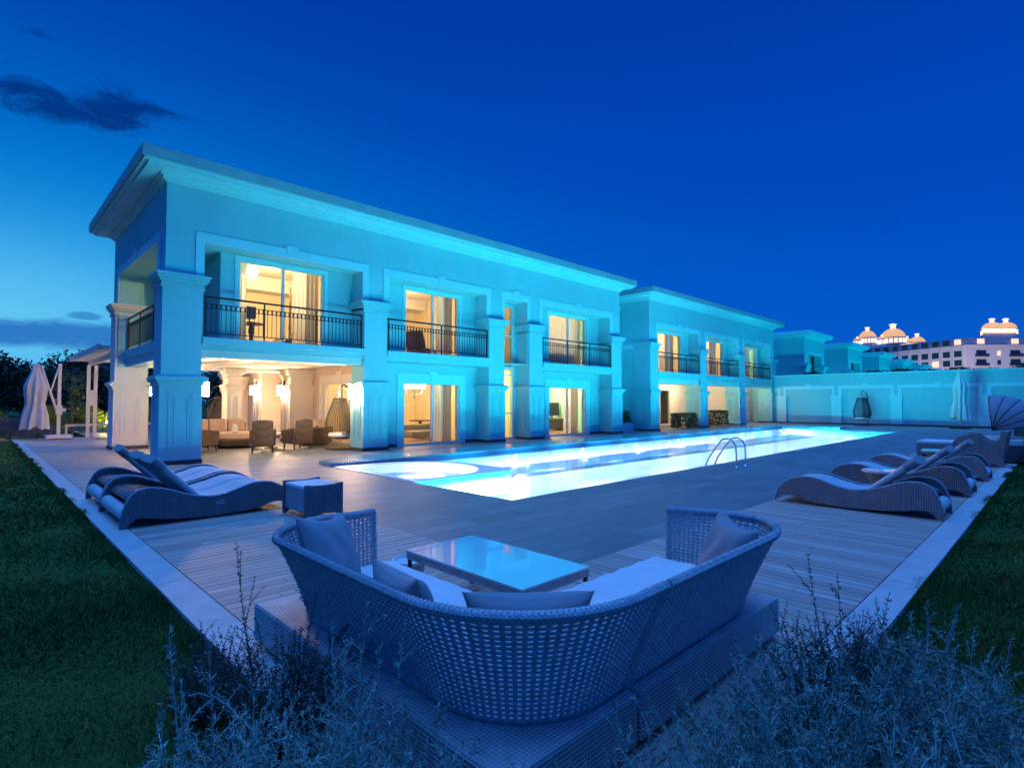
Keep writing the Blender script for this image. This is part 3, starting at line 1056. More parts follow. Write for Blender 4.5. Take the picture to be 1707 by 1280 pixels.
def side_door(v, x, ya, yb, z0, z1):
    b = MB()
    for s in ((ya, ya + .06, z0, z1), (yb - .06, yb, z0, z1), (ya + .06, yb - .06, z1 - .06, z1), (ya + .06, yb - .06, z0, z0 + .06), ((ya + yb) / 2 - .04, (ya + yb) / 2 + .04, z0 + .06, z1 - .06)):
        b.box(x + .04, x + .11, s[0], s[1], s[2], s[3])
    f = b.build('door', M['alu'], v, world=True)
    p = MB().add([(x + .07, ya + .06, z0 + .06), (x + .07, yb - .06, z0 + .06), (x + .07, yb - .06, z1 - .06), (x + .07, ya + .06, z1 - .06)], [(0, 1, 2, 3)]).build('pane', M['glass'], f)
    p.data.transform(Matrix.Translation(-Vector(v.location)))
    h = MB().tube([(x + .03, ya + (yb - ya) * .46, .95), (x - .02, ya + (yb - ya) * .46, .95), (x - .02, ya + (yb - ya) * .46, 1.2), (x + .03, ya + (yb - ya) * .46, 1.2)], .012, 6).build('handle', M['steel'], f)
    h.data.transform(Matrix.Translation(-Vector(v.location)))
side_door(V, 9.3, 17.0, 19.5, .02, 2.2)
side_door(V, 9.3, 25., 26.6, .02, 2.2)
# rooms: floors, ceilings, partitions
b = MB()
b.box(4.86, 21.99, 16.01, 21.79, 2.985, 3.13)
b.box(9.53, 21.99, 16.01, 21.79, 0.0, .02)
b.build('room_floor', M['wood_floor'], V, world=True)
b = MB()
b.box(4.86, 21.99, 16.01, 21.79, 5.95, 6.1)
b.box(9.53, 21.99, 16.01, 21.79, 2.80, 2.984)
b.build('room_ceiling', M['ceil'], V, world=True)
b = MB()
for x in (8.9, 14.15, 16.35):
    b.box(x, x + .12, 16.02, 21.78, 3.131, 5.949)
for x in (14.15, 16.35):
    b.box(x, x + .12, 16.02, 21.78, .021, 2.799)
b.box(4.87, 21.98, 20.6, 20.75, 3.132, 5.948)
b.box(9.54, 21.98, 20.6, 20.75, .022, 2.798)
b.build('room_wall', M['cream'], V, world=True)
b = MB()
b.box(4.9, 8.88, 19.9, 20.59, 5.45, 5.94)
b.box(9.04, 14.1, 19.7, 20.58, 5.5, 5.94)
b.box(9.55, 14.1, 20.54, 20.598, 1.35, 1.42)
b.build('room_bulkhead', M['ceil'], V, world=True)
roof(V, 3.2, 22.2, YU, 22.0)
# rear wing
b = MB()
b.wall('x', 9.3, 9.5, 22.01, 29., 2.97, 6.6)
b.wall('y', 29., 29.2, 9.3, 18., 0, 6.6)
b.wall('x', 18., 17.8, 22.01, 29., 0, 6.6)
b.build('wing_wall', M['wall'], V, world=True)
b = MB().box(9.0, 18.3, 22.7, 29.5, 6.601, 6.8)
b.build('wing_roof', M['roof'], V, world=True)

# ------------------------------------------------------------------ the second villa
V2 = thing('villa', 'shorter two-storey turquoise-lit villa with three balconies, beyond the long one', 'villa', (24.8, 15.0, 0))
d1, d2, d3, d4 = (24.8, 25.65), (30.3, 31.18), (35.75, 36.7), (41.25, 42.2)
for c in (d1, d2, d3, d4):
    column(V2, c[0], c[1], YC, 16.0, panels='fl')
op2 = [(d1[1] + .03, d2[0] - .02, 3.0, ZO), (d2[1] + .03, d3[0] - .02, 3.0, ZO), (d3[1] + .03, d4[0] - .02, 3.0, ZO)]
b = MB(); b.wall('y', YU, 15.75, 24.9, 42.1, 2.98, 6.9, op2); b.build('wall', M['wall'], V2, world=True)
for o in op2:
    surround(V2, o[0], o[1], 4.62, ZO, YU, .18, top=.22)
w2 = [(26.7, 29.45), (32.3, 35.05), (37.75, 40.5)]
b = MB(); b.wall('y', 15.75, 16.0, 24.9, 42.1, 3.0, 6.88, [(a, c, 3.14, 5.38) for a, c in w2]); b.build('wall', M['wall'], V2, world=True)
for a, c in w2:
    window(V2, a, c, 3.14, 5.38, YW)
    surround(V2, a, c, 3.14, 5.38, YW, .10, key=False, d=.03)
b = MB()
b.wall('x', 24.9, 25.1, 16.001, 22.29, 0, 6.88)
b.wall('x', 42.1, 41.9, 16.001, 22.29, 0, 6.88)
b.wall('y', 22.5, 22.3, 24.9, 42.1, 0, 6.88)
b.build('wall', M['wall'], V2, world=True)
b = MB().box(24.86, 24.899, 15.9, 22.4, 4.3, 4.55)
b.build('string_course', M['trim'], V2, world=True)
for (a, c) in ((d1, d2), (d2, d3), (d3, d4)):
    slab(V2, a[1] - .02, c[0] + .02, 14.98, YW - .01)
    railing(V2, a[1] + .02, c[0], 15.09, 3.12)
b = MB()
b.box(25.1, 41.9, 15.75, 19.0, 2.66, 2.98)
for a, c in ((d1, d2), (d2, d3), (d3, d4)):
    b.box(a[1], c[0], 15.14, 15.749, 2.50, 2.79)
b.build('loggia_ceiling', M['ceil'], V2, world=True)
b = MB()
b.wall('y', 18.6, 18.8, 25.1, 36., 0, 2.66, [(27.6, 29.2, .02, 2.3), (30.6, 33.2, .02, 2.3)])
b.wall('x', 36., 36.2, 16.0, 18.6, 0, 2.66)
b.wall('y', 16.6, 16.8, 36.2, 41.9, 0, 2.66)
b.build('loggia_wall', M['ceil'], V2, world=True)
window(V2, 27.6, 29.2, .02, 2.3, 18.6)
window(V2, 30.6, 33.2, .02, 2.3, 18.6)
b = MB(); b.box(25.11, 41.89, 16.01, 22.29, 3.0, 3.13); b.build('room_floor', M['wood_floor'], V2, world=True)
b = MB(); b.box(25.11, 41.89, 16.01, 22.29, 5.95, 6.1); b.build('room_ceiling', M['ceil'], V2, world=True)
b = MB()
for x in (30.4, 36.0): b.box(x, x + .12, 16.02, 20.0, 3.131, 5.949)
b.box(25.12, 41.88, 19.4, 19.55, 3.132, 5.948)
b.build('room_wall', M['cream'], V2, world=True)
b = MB(); b.box(25.12, 35.9, 20.9, 21.0, 0, 2.6); b.build('room_wall', M['cream'], V2, world=True)
roof(V2, 24.9, 42.1, YU, 22.5)

# link wall between the two villas
lw = thing('link_wall', 'recessed white wall filling the gap between the two villas', 'wall', (22.3, 16.9, 0))
b = MB(); b.wall('y', 16.9, 17.15, 22.21, 24.85, 0, 6.7); b.build('wall', M['wall'], lw, world=True)
b = MB(); b.box(22.22, 24.84, 16.82, 16.899, 4.3, 4.55); b.box(22.22, 24.84, 16.86, 16.899, 6.4, 6.7); b.build('string_course', M['trim'], lw, world=True)

# wall at the far end of the pool
fwl = thing('garden_wall', 'tall white panelled wall closing the far end of the pool deck', 'wall', (41.5, 3., 0))
b = MB(); b.wall('x', 41.6, 41.95, -14., 14.98, 0, 3.34); b.build('wall', M['wall'], fwl, world=True)
b = MB().box(41.5, 42.05, -14.02, 14.99, 3.341, 3.42); b.build('wall_coping', M['trim'], fwl, world=True)
edges = [14.7, 11.2, 7.85, 3.6, -.6, -4.8, -9.]
for e in edges:
    wd = .6
    b = MB()
    b.box(41.44, 41.599, e - wd, e, .1, 1.8)
    b.box(41.40, 41.598, e - wd - .05, e + .05, 1.8, 1.95)
    p = b.build('pilaster', M['trim'], fwl, world=True)
    for ya in (e - wd + .02, e - .18):
        MB().box(41.54, 41.599, ya, ya + .16, 1.951, 2.60).build('trim', M['trim'], fwl, world=True)
for e, n in zip(edges[:-1], edges[1:]):
    b = MB()
    b.box(41.55, 41.599, n + .001, e - wd + .019, 2.40, 2.60)
    m = (e - wd + n) / 2
    b.prism([(m - .12, 2.38), (m + .12, 2.38), (m + .18, 2.72), (m - .18, 2.72)], 'x', 41.51, 41.551)
    b.build('trim', M['trim'], fwl, world=True)
b = MB().box(41.43, 41.6, -13.9, 14.9, 0, .098); b.build('skirting', M['plinth'], fwl, world=True)

# villas beyond the garden wall
def far_villa(x0, label, gz=0.):
    v = thing('villa', label, 'villa', (x0, 15., gz), 0, 'villas beyond the garden wall')
    wdt = 5.4
    b = MB()
    b.wall('y', .12, .7, .1, wdt, 0, 6.88, [(.95, wdt - .85, 3.0, 5.5)])
    b.wall('x', .1, .3, .7, 8., 0, 6.88)
    b.wall('x', wdt, wdt - .2, .7, 8., 0, 6.88)
    b.wall('y', 1.0, 1.2, .3, wdt - .2, 0, 6.88, [(1.6, 3.6, 3.1, 5.2)])
    b.build('wall', M['wall'], v)
    b = MB()
    for s in ((.75, .95, 3.0, 5.72), (wdt - .85, wdt - .65, 3.0, 5.72), (.951, wdt - .851, 5.5, 5.72)):
        b.box(s[0], s[1], .085, .119, s[2], s[3])
    b.build('trim', M['trim'], v)
    f = MB().box(1.6, 3.6, 1.06, 1.12, 3.1, 5.2).build('window', M['hotel_win'], v)
    b = MB()
    for xa in (.0, wdt - .85):
        b.box(xa, xa + .95, -.0, .65, 2.0, 4.3)
        b.box(xa - .08, xa + 1.03, -.1, .66, 4.3, 4.46)
        b.box(xa - .14, xa + 1.09, -.16, .67, 4.46, 4.6)
    b.build('column', M['wall'], v)
    b = MB()
    for o, za, zb in ((.06, 6.82, 6.92), (.16, 6.92, 7.0), (.5, 7.0, 7.1), (.6, 7.1, 7.36)):
        b.box(.1 - o, wdt + o, .12 - o, 8. + o, za, zb)
    b.build('roof_cornice', M['trim'], v)
    b = MB()
    b.wall('y', 3.2, 3.5, -6.5, .1, 0, 5.5, [(-5.6, -4.2, 2.9, 4.9)])
    b.box(-5.6, -4.2, 3.4, 3.45, 2.9, 4.9)
    b.build('annexe_wall', M['wall'], v)
    b = MB()
    for o, za, zb in ((.05, 5.5, 5.6), (.25, 5.6, 5.75)):
        b.box(-6.5 - o, .09, 3.2 - o, 8., za, zb)
    b.box(-3.5, -3.2, 3.1, 3.19, 2.5, 5.0)
    b.box(-1., -.8, 3.1, 3.19, 2.5, 5.0)
    b.build('annexe_cornice', M['trim'], v)
    MB().box(-5.5, -4.3, 3.3, 3.39, 2.9, 4.85).build('annexe_door', M['hotel_win'], v)
    return v
fv = far_villa(48.7, 'flat-roofed villa just behind the garden wall, nearest of the receding row')
names = ['flat-roofed villa second in the receding row behind the garden wall', 'flat-roofed villa third in the receding row behind the garden wall', 'flat-roofed villa fourth in the receding row behind the garden wall',
         'flat-roofed villa fifth in the receding row behind the garden wall', 'flat-roofed villa sixth in the receding row behind the garden wall', 'flat-roofed villa last and smallest in the receding row behind the garden wall']
for k, (x, n) in enumerate(zip((61.6, 74.5, 87.4, 100.3, 113.2, 126.), names)):
    dup(fv, (x, 15., -.1 * k), label=n)
structure(MB().box(42.1, 140, 3., 14.9, .0, .05), 'terrace_ground', M['stone'])
# ------------------------------------------------------------------ the big hotel on the skyline
hx, hy = 258.4, 25.4
H = thing('hotel', 'huge pale hotel on the skyline with lit golden domes, behind the garden wall', 'hotel', (hx, hy, 0))
u1 = Vector((15.2, -15.0, 0)).normalized()       # right front, facing the camera
u2 = Vector((20.2, 32.0, 0)).normalized()        # receding left wing
EA, TOPZ = 22.1, 25.3
def slab_poly(pts, z0, z1, inset=0.):
    b = MB()
    b.prism(pts, 'z', z0, z1)
    return b
n1 = Vector((u1.y, -u1.x, 0)); n1 = -n1 if n1.dot(Vector((-1, -.1, 0))) < 0 else n1
n2 = Vector((u2.y, -u2.x, 0)); n2 = -n2 if n2.dot(Vector((-1, .3, 0))) < 0 else n2
L1, L2 = 70., 46.
o = Vector((0, 0, 0))
A_, B_ = o + u1 * L1, o + u2 * L2
pts = [A_, A_ - n1 * 18, o - (n1 + n2).normalized() * 20, B_ - n2 * 16, B_]
P2 = [(p.x, p.y) for p in pts] + [(0, 0)]
def ccw(P):
    s = sum(a[0] * b[1] - b[0] * a[1] for a, b in zip(P, P[1:] + P[:1]))
    return P if s > 0 else P[::-1]
MB().prism(ccw(P2), 'z', 0, EA).build('wall', M['hotel'], H)
b = MB()
P3 = [(p[0] * .985 - (n1.x + n2.x) * .4, p[1] * .985 - (n1.y + n2.y) * .4) for p in P2]
bo = MB().prism(ccw([(p[0] + n1.x * .4, p[1] + n1.y * .4) for p in P2]), 'z', EA, EA + .35).build('eaves_band', M['hotel'], H)
q = ccw(P2)
cx = sum(p[0] for p in q) / len(q); cy = sum(p[1] for p in q) / len(q)
def inset(k, d):
    r = []
    n = len(q)
    for i in range(n):
        a, m, c = Vector(q[i - 1]), Vector(q[i]), Vector(q[(i + 1) % n])
        e1, e2 = (m - a).normalized(), (c - m).normalized()
        m1, m2 = Vector((-e1.y, e1.x)), Vector((-e2.y, e2.x))
        w_ = (m1 + m2)
        w_ = w_ / max(.3, w_.length_squared / 2)
        r.append((m.x + w_.x * d, m.y + w_.y * d))
    return r
top = inset(q, 2.2)
n = len(q)
vs = [(p[0], p[1], EA + .35) for p in inset(q, .15)] + [(p[0], p[1], TOPZ) for p in top]
MB().add(vs, [(i, (i + 1) % n, n + (i + 1) % n, n + i) for i in range(n)] + [tuple(range(n, 2 * n))]).build('mansard_roof', M['hotel_roof'], H)
def win(u, nrm, s, z0, wd, ht, m, balc=True, name='window'):
    c = u * s + nrm * .08
    b = MB()
    def quad(s0, s1, za, zb, d):
        p, r = u * s0 + nrm * d, u * s1 + nrm * d
        return [(p.x, p.y, za), (r.x, r.y, za), (r.x, r.y, zb), (p.x, p.y, zb)]
    a0, a1 = s - wd / 2, s + wd / 2
    f0, f1 = quad(a0, a1, z0, z0 + ht, .06), quad(a0, a1, z0, z0 + ht, -.1)
    b.add(f0 + f1, [(0, 1, 2, 3), (4, 7, 6, 5), (0, 4, 5, 1), (1, 5, 6, 2), (2, 6, 7, 3), (3, 7, 4, 0)])
    w_ = b.build(name, m, H)
    if balc:
        b = MB()
        f0, f1 = quad(a0 - .4, a1 + .5, z0 - .1, z0 + .85, .9), quad(a0 - .4, a1 + .5, z0 - .1, z0 + .85, .02)
        b.add(f0 + f1, [(0, 1, 2, 3), (0, 4, 5, 1), (0, 3, 7, 4), (1, 5, 6, 2)])
        b.build('balcony', M['hotel_win'], w_)
# right front: dark french windows with balconies and narrow warm ones
for r in range(4):
    z = 18.2 - r * 3.35
    for k in range(5):
        win(u1, n1, 5.5 + k * 12.5, z, 3.6, 2.3, M['hotel_win'])
        win(u1, n1, 12.0 + k * 12.5, z + .3, 1.3, 1.7, M['hotel_lit'] if (r + k) % 2 == 0 else M['hotel_win'], balc=False)
for k, s in enumerate((5.5, 18., 30.5, 43.)):
    win(u1, n1, s, 22.8, 2.6, 1.9, M['hotel_lit'], balc=False, name='dormer_window')
# left wing
for r in range(3):
    z = 18.2 - r * 3.35
    for k in range(10):
        lit = (r, k) in ((1, 2), (2, 5), (1, 7))
        win(u2, n2, 3. + k * 4.3, z, 2.7, 2.2, M['hotel_lit'] if lit else M['hotel_win'], balc=False)
for k in range(10):
    win(u2, n2, 3. + k * 4.3, 22.7, 2.4, 2.0, M['hotel_lit'] if k < 1 else M['hotel_win'], balc=False, name='dormer_window')
b = MB()
for k in range(11):
    p, r = u2 * (.85 + k * 4.3 - .25) + n2 * .5, u2 * (.85 + k * 4.3 + .25) + n2 * .5
    b.add([(p.x, p.y, 0), (r.x, r.y, 0), (r.x, r.y, EA), (p.x, p.y, EA), (p.x - n2.x * .6, p.y - n2.y * .6, 0), (r.x - n2.x * .6, r.y - n2.y * .6, 0), (r.x - n2.x * .6, r.y - n2.y * .6, EA), (p.x - n2.x * .6, p.y - n2.y * .6, EA)],
          [(0, 1, 2, 3), (0, 3, 7, 4), (1, 5, 6, 2)])
b.build('wall_rib', M['hotel'], H)

def domed(px, py, z, r, hd, drum=2.6, n=20, lant=True):
    """lit drum with windows, gold dome and lantern; px, py relative to the hotel"""
    b = MB().lathe([(r * 1.04, z - .3), (r * 1.04, z), (r * .98, z), (r * .98, z + drum), (r * 1.05, z + drum), (r * 1.05, z + drum + .4)], (px, py, 0), 28)
    d = b.build('dome_drum', M['hotel'], H, smooth=True)
    b = MB()
    for k in range(n):
        a = 2 * PI * k / n
        m = rotz(a)
        b.obox(Vector((px, py, z + drum * .5)) + m @ Vector((r, 0, 0)), .25, 2 * PI * r / n * .68, drum * .8, m)
    b.build('dome_windows', M['dome_light'], d)
    prof = [(r * .98 * math.cos(t), z + drum + .4 + hd * math.sin(t)) for t in np.linspace(0, PI / 2 - .22, 9)]
    b = MB().lathe(prof, (px, py, 0), 28)
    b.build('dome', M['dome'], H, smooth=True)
    if lant:
        zt = prof[-1][1]
        l = MB().lathe([(r * .22, zt - .2), (r * .22, zt + r * .3), (r * .3, zt + r * .34), (r * .3, zt + r * .42), (r * .02, zt + r * .5)], (px, py, 0), 14).build('lantern', M['dome_light'], H)
def rel(px, d):
    k = (px - 853.5) / 910
    p = Vector((fw.x, fw.y, 0)).normalized() * d + rt * (k * d)
    return p.x - hx, p.y - hy
def dz(py, d): return 1.5 + (670 - py) / 910 * d
def tower(pts_px, d, z1, depth=10.):
    p, r = rel(pts_px[0], d), rel(pts_px[1], d)
    p2, r2 = rel(pts_px[0], d + depth), rel(pts_px[1], d + depth)
    MB().prism(ccw([p, r, r2, p2]), 'z', 0, z1).build('tower', M['hotel'], H)
# left group
D = 265.
tower((1426, 1500), D, dz(577, D), 22)
tower((1488, 1546), D + 4, dz(573, D), 22)
for px, py, rr, hh in ((1448, 566, 3.7, 3.6), (1491, 566, 5.2, 4.6), (1514, 574, 2.4, 2.0), (1531, 574, 3.4, 2.9), (1431, 569, 1.7, .8), (1472, 567, 1.7, 1.2), (1462, 568, 1.4, .8)):
    x, y = rel(px, D + 5)
    domed(x, y, dz(py + 5, D), rr, hh, drum=2.6 if rr > 2 else 2.4, n=16 if rr > 2 else 8)
# right pair
D = 224.
tower((1641, 1697), D, dz(552, D), 16)
for px in (1657, 1680):
    x, y = rel(px, D + 7)
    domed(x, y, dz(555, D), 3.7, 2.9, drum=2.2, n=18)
x0_, x1_ = rel(1640, D - .5), rel(1697, D - .5)
b = MB()
for k in range(19):
    t = (k + .5) / 19
    b.obox((x0_[0] + (x1_[0] - x0_[0]) * t, x0_[1] + (x1_[1] - x0_[1]) * t, dz(551, D)), .5, .4, 1.7, rotz(math.atan2(x1_[1] - x0_[1], x1_[0] - x0_[0])))
b.build('lit_arcade', M['dome_light'], H)
# floodlights in the hotel garden
for k, (dx, dy) in enumerate(((-34, -6), (-20, -32), (-26, 26))):
    aim(light('hotel_floodlight', 'SPOT', (hx + dx, hy + dy, 3.), (1., .82, .78), 15000., spot_size=R_(100), spot_blend=.6, shadow_soft_size=.3), (-dx, -dy, 10))
# ------------------------------------------------------------------ sun loungers
TOPP = [(.0, .0), (.015, .14), (.05, .26), (.11, .38), (.20, .445), (.33, .455), (.47, .425), (.65, .355), (.85, .295), (1.06, .28), (1.28, .33), (1.45, .385), (1.6, .40), (1.76, .375), (1.9, .30), (2.0, .18), (2.05, .02)]
LOWP = [(2.02, .02), (1.94, .10), (1.76, .11), (1.57, .06), (1.26, .03), (.84, .03), (.5, .06), (.24, .105), (.14, .09), (.06, .0)]
def smooth_poly(P, k=3):
    r = []
    n = len(P)
    for i in range(n - 1):
        a, b_, c, d = P[max(i - 1, 0)], P[i], P[i + 1], P[min(i + 2, n - 1)]
        for j in range(k):
            t = j / k
            r.append(tuple(.5 * (2 * b_[m] + (c[m] - a[m]) * t + (2 * a[m] - 5 * b_[m] + 4 * c[m] - d[m]) * t * t + (3 * b_[m] - a[m] - 3 * c[m] + d[m]) * t ** 3) for m in (0, 1)))
    r.append(P[-1])
    return r
def top_at(s):
    for (a, za), (c, zc) in zip(TOPP[1:], TOPP[2:]):
        if a <= s <= c: return za + (zc - za) * (s - a) / (c - a)
    return .3
def lounger(label, loc, rz, wd, group, seats=1, rat='rattan', mark=False, backs=(1,)):
    """length along local x from the head end, width along local y"""
    t = thing('sun_lounger', label, 'sun lounger', loc, rz, group)
    side = smooth_poly(TOPP) + smooth_poly(LOWP)
    side = side[::-1]
    T = .045
    for y in (0., wd - T):
        b = MB().prism(side, 'y', y, y + T)
        s = b.build('side_panel', M[rat], t, bevel=.008)
        e = MB().tube([(p[0], y + T / 2, p[1] + .004) for p in smooth_poly(TOPP[1:-1])], .013, 6).build('edge_piping', M['cord'], s, smooth=True)
        if mark and y == 0.:
            cu = bpy.data.curves.new('emblem', 'FONT')
            cu.body = 'mG'
            cu.size = .075
            cu.extrude = .0015
            tmp = bpy.data.objects.new('emblem', cu)
            me = bpy.data.meshes.new_from_object(tmp)
            bpy.data.objects.remove(tmp)
            me.materials.clear()
            me.materials.append(M['cushion'])
            em = bpy.data.objects.new('emblem', me)
            COL.objects.link(em)
            em.parent = s
            em.location = (1.03, -.003, .17)
            em.rotation_euler = (PI / 2, 0, 0)
    inn0, inn1 = T + .004, wd - T - .004
    # woven bed between the sides
    ss = np.linspace(.12, 1.98, 40)
    b = MB().grid(lambda u, v: (.12 + 1.86 * u, inn0 + (inn1 - inn0) * v, top_at(.12 + 1.86 * u) - .10), 40, 2)
    b.build('woven_bed', M[rat], t, smooth=True, solid=.02, ang=80)
    b = MB().tube([(.10, inn0, .145), (.10, inn1, .145)], .085, 16)
    b.build('head_roll', M['lounger_canvas'], t, smooth=True)
    w1 = (inn1 - inn0) / seats
    for k in range(seats):
        a0, a1 = inn0 + w1 * k + .012, inn0 + w1 * (k + 1) - .012
        b = MB()
        def f(u, v, a0=a0, a1=a1):
            s = .84 + 1.14 * u
            q = 2 * PI * v
            yy = (a0 + a1) / 2 + (a1 - a0) / 2 * max(-1, min(1, 1.12 * math.cos(q)))
            zz = top_at(s) - .055 + .045 * max(-1, min(1, 1.35 * math.sin(q)))
            e = min(1, min(u, 1 - u) * 14)
            return (s, yy, top_at(s) - .055 + (zz - top_at(s) + .055) * (.35 + .65 * math.sqrt(e)) + (.012 if seats == 1 else 0))
        b.grid(f, 30, 25)
        b.build('cushion', M['lounger_canvas'], t, smooth=True, ang=70)
        if k in backs or seats == 1:
            # raised back: a padded slab hinged on the bed, its head end folded over
            hp = Vector((.88, 0, .235))
            tp = Vector((.36 if seats == 2 else .30, 0, .78 if seats == 2 else .72))
            dv = (tp - hp)
            L = dv.length
            ang = math.atan2(dv.z, -dv.x)
            b = MB()
            def g(u, v, a0=a0, a1=a1):
                q = 2 * PI * v
                yy = (a0 + a1) / 2 + (a1 - a0) / 2 * max(-1, min(1, 1.1 * math.cos(q)))
                e = min(1., (1 - u) * 9)
                h = .047 * max(-1, min(1, 1.35 * math.sin(q))) * (.4 + .6 * math.sqrt(max(e, 0)))
                p = hp + dv * u
                return (p.x + h * math.sin(ang), yy, p.z + h * math.cos(ang))
            b.grid(g, 22, 25)
            b.add([g(1, i / 24) for i in range(24)], [tuple(range(24))])
            bk = b.build('backrest', M['lounger_canvas'], t, smooth=True, ang=70)
            b = MB()
            def g2(u, v, a0=a0, a1=a1):
                q = 2 * PI * v
                yy = (a0 + a1) / 2 + ((a1 - a0) / 2 + .006) * max(-1, min(1, 1.1 * math.cos(q)))
                h = .056 * max(-1, min(1, 1.3 * math.sin(q)))
                p = hp + dv * (.80 + .215 * u)
                return (p.x + h * math.sin(ang), yy, p.z + h * math.cos(ang))
            b.grid(g2, 6, 25)
            b.add([g2(1, i / 24) for i in range(24)], [tuple(range(24))])
            b.build('head_pad', M['pillow'], bk, smooth=True, ang=60)
    return t
GL = 'double loungers side by side on the left deck'
lounger('wide dark wicker sun lounger with two raised backs, in front on the left deck', (1.24, 7.80, 0), 0, 1.50, GL, 2, 'rattan_dark', True, (0, 1))
lounger('wide dark wicker sun lounger hidden partly behind the front one on the left deck', (1.26, 9.42, 0), 0, 1.30, GL, 2, 'rattan_dark', False, (1,))
GR = 'sun loungers in a row on the right deck'
lounger('grey wicker sun lounger nearest on the right deck, its back raised beside the round table', (9.45, 1.11, 0), PI / 2, .74, GR)
lounger('grey wicker sun lounger in the middle of the right row, between the round tables', (12.0, 1.08, 0), PI / 2, .85, GR)
lounger('grey wicker sun lounger farthest along the right deck, before the canopied daybed', (14.3, 1.05, 0), PI / 2, .74, GR)

# ------------------------------------------------------------------ wicker side table by the left loungers
t = thing('side_table', 'dark wicker side table with curved side panels at the foot of the loungers', 'side table', (3.02, 6.80, 0))
pan = [(0, 0), (.05, 0), (.10, .045), (.26, .06), (.42, .045), (.47, 0), (.52, 0), (.52, .44), (.40, .425), (.26, .42), (.12, .425), (0, .44)]
for y in (0., .69):
    MB().prism(pan, 'y', y, y + .05).build('side_panel', M['rattan_dark'], t, bevel=.012)
MB().box(.03, .49, .051, .689, .07, .36).build('box', M['rattan_fine'], t)
MB().box(.02, .50, .055, .685, .36, .415).build('cushion', M['cushion'], t, bevel=.02)

# ------------------------------------------------------------------ corner sofa of open wicker
def path_pts(segs, step=.03):
    """resample a polyline"""
    P = [Vector((*p, 0)) for p in segs]
    d = [0]
    for a, c in zip(P, P[1:]): d.append(d[-1] + (c - a).length)
    n = int(d[-1] / step)
    out, nor = [], []
    j = 0
    for i in range(n + 1):
        s = d[-1] * i / n
        while j < len(P) - 2 and d[j + 1] < s: j += 1
        k = (s - d[j]) / max(1e-9, d[j + 1] - d[j])
        out.append(P[j].lerp(P[j + 1], k))
    for i in range(n + 1):
        tg = (out[min(i + 2, n)] - out[max(i - 2, 0)]).normalized()
        nor.append(Vector((tg.y, -tg.x, 0)))
    return out, nor
def arc(cx, cy, r, a0, a1, n=14):
    return [(cx + r * math.cos(a0 + (a1 - a0) * i / n), cy + r * math.sin(a0 + (a1 - a0) * i / n)) for i in range(n + 1)]
ZB, ZT = .25, .735
def sofa_back(t, segs, fl, flip):
    P, N_ = path_pts(segs)
    n = len(P)
    rows = 22
    def at(i, j, o=0.):
        u = i
        k0 = min(int(math.floor(u)), n - 2)
        f = u - k0
        p = P[k0].lerp(P[k0 + 1], f)
        nn = N_[k0].lerp(N_[k0 + 1], f)
        v = j / rows
        fo = fl(u / (n - 1)) * (v ** 1.25)
        p = p + nn * (flip * (fo + o))
        return (p.x, p.y, ZB + (ZT - ZB) * v)
    b = MB()
    idx = {}
    for j in range(rows + 1):
        for i in range(n):
            bul = .0035 if (i + j) % 2 else -.0035
            idx[i, j] = len(b.v)
            b.v.append(at(i, j, bul))
    for j in range(rows):
        for i in range(n - 1):
            c = [idx[i, j], idx[i + 1, j], idx[i + 1, j + 1], idx[i, j + 1]]
            if j in (0, rows - 1) or i in (0, n - 2):
                b.f.append(tuple(c))
                continue
            h = []
            for k in range(8):
                a = -3 * PI / 4 + k * PI / 4
                ex, ey = .34, .31
                h.append(len(b.v))
                b.v.append(at(i + .5 + ex * math.cos(a), j + .5 + ey * math.sin(a)))
            for k in range(4):
                k2 = (k + 1) % 4
                b.f.append((c[k], c[k2], h[(2 * k2) % 8], h[2 * k + 1], h[2 * k]))
    o = b.build('woven_back', M['cord'], t, world=True, solid=.009, smooth=True, ang=60)
    rail = [at(i, rows) for i in range(0, n)]
    r = MB()
    r.tube([(p[0], p[1], p[2] + .006) for p in rail], .021, 10)
    r.tube([at(0, j) for j in range(rows + 1)], .013, 8)
    r.tube([at(n - 1, j) for j in range(rows + 1)], .013, 8)
    rl = r.build('rail', M['cord'], t, world=True, smooth=True)
    # the cord wound round the rail
    b = MB()
    m = 0
    pts = []
    for i in range(n - 1):
        for f in [q / 16 for q in range(16)]:
            p = Vector(at(i + f, rows)); p.z += .006
            tg = (Vector(at(min(i + f + .3, n - 1), rows)) - Vector(at(i + f, rows))).normalized()
            sd = tg.cross(Vector((0, 0, 1))).normalized()
            a = (i + f) * 2 * PI * 2.
            pts.append(p + (sd * math.cos(a) + Vector((0, 0, 1)) * math.sin(a)) * .0205)
    b.tube(pts, .0040, 4)
    b.build('rail_binding', M['rattan_fine'], rl, smooth=True).data.transform(Matrix.Translation(-Vector(t.location)))
    return o
SA = thing('corner_sofa', 'open wicker corner sofa piece with rounded back, white seat and grey pillows, nearest the camera', 'sofa', (1.3, 1.4, 0), 0, 'wicker sofa pieces pushed together')
segA = [(2.0, 3.37), (1.78, 3.37)] + arc(1.75, 3.02, .35, PI / 2, PI) + [(1.40, 2.6)] + arc(1.86, 1.84, .46, PI, 1.5 * PI, 20) + [(2.055, 1.38)]
sofa_back(SA, segA, lambda u: .20 * min(1, max(.12, u * 4.2 - .12)), 1)
SB = thing('sofa', 'straight wicker sofa piece with one armrest, joined on the right of the corner piece', 'sofa', (2.08, 1.4, 0), 0, 'wicker sofa pieces pushed together')
segB = [(2.085, 1.38), (3.2, 1.38)] + arc(3.2, 1.72, .34, -PI / 2, 0) + [(3.54, 2.02)]
sofa_back(SB, segB, lambda u: .20 * min(1, max(.05, (1 - u) * 4.2 - .1)) if u > .5 else .20, 1)
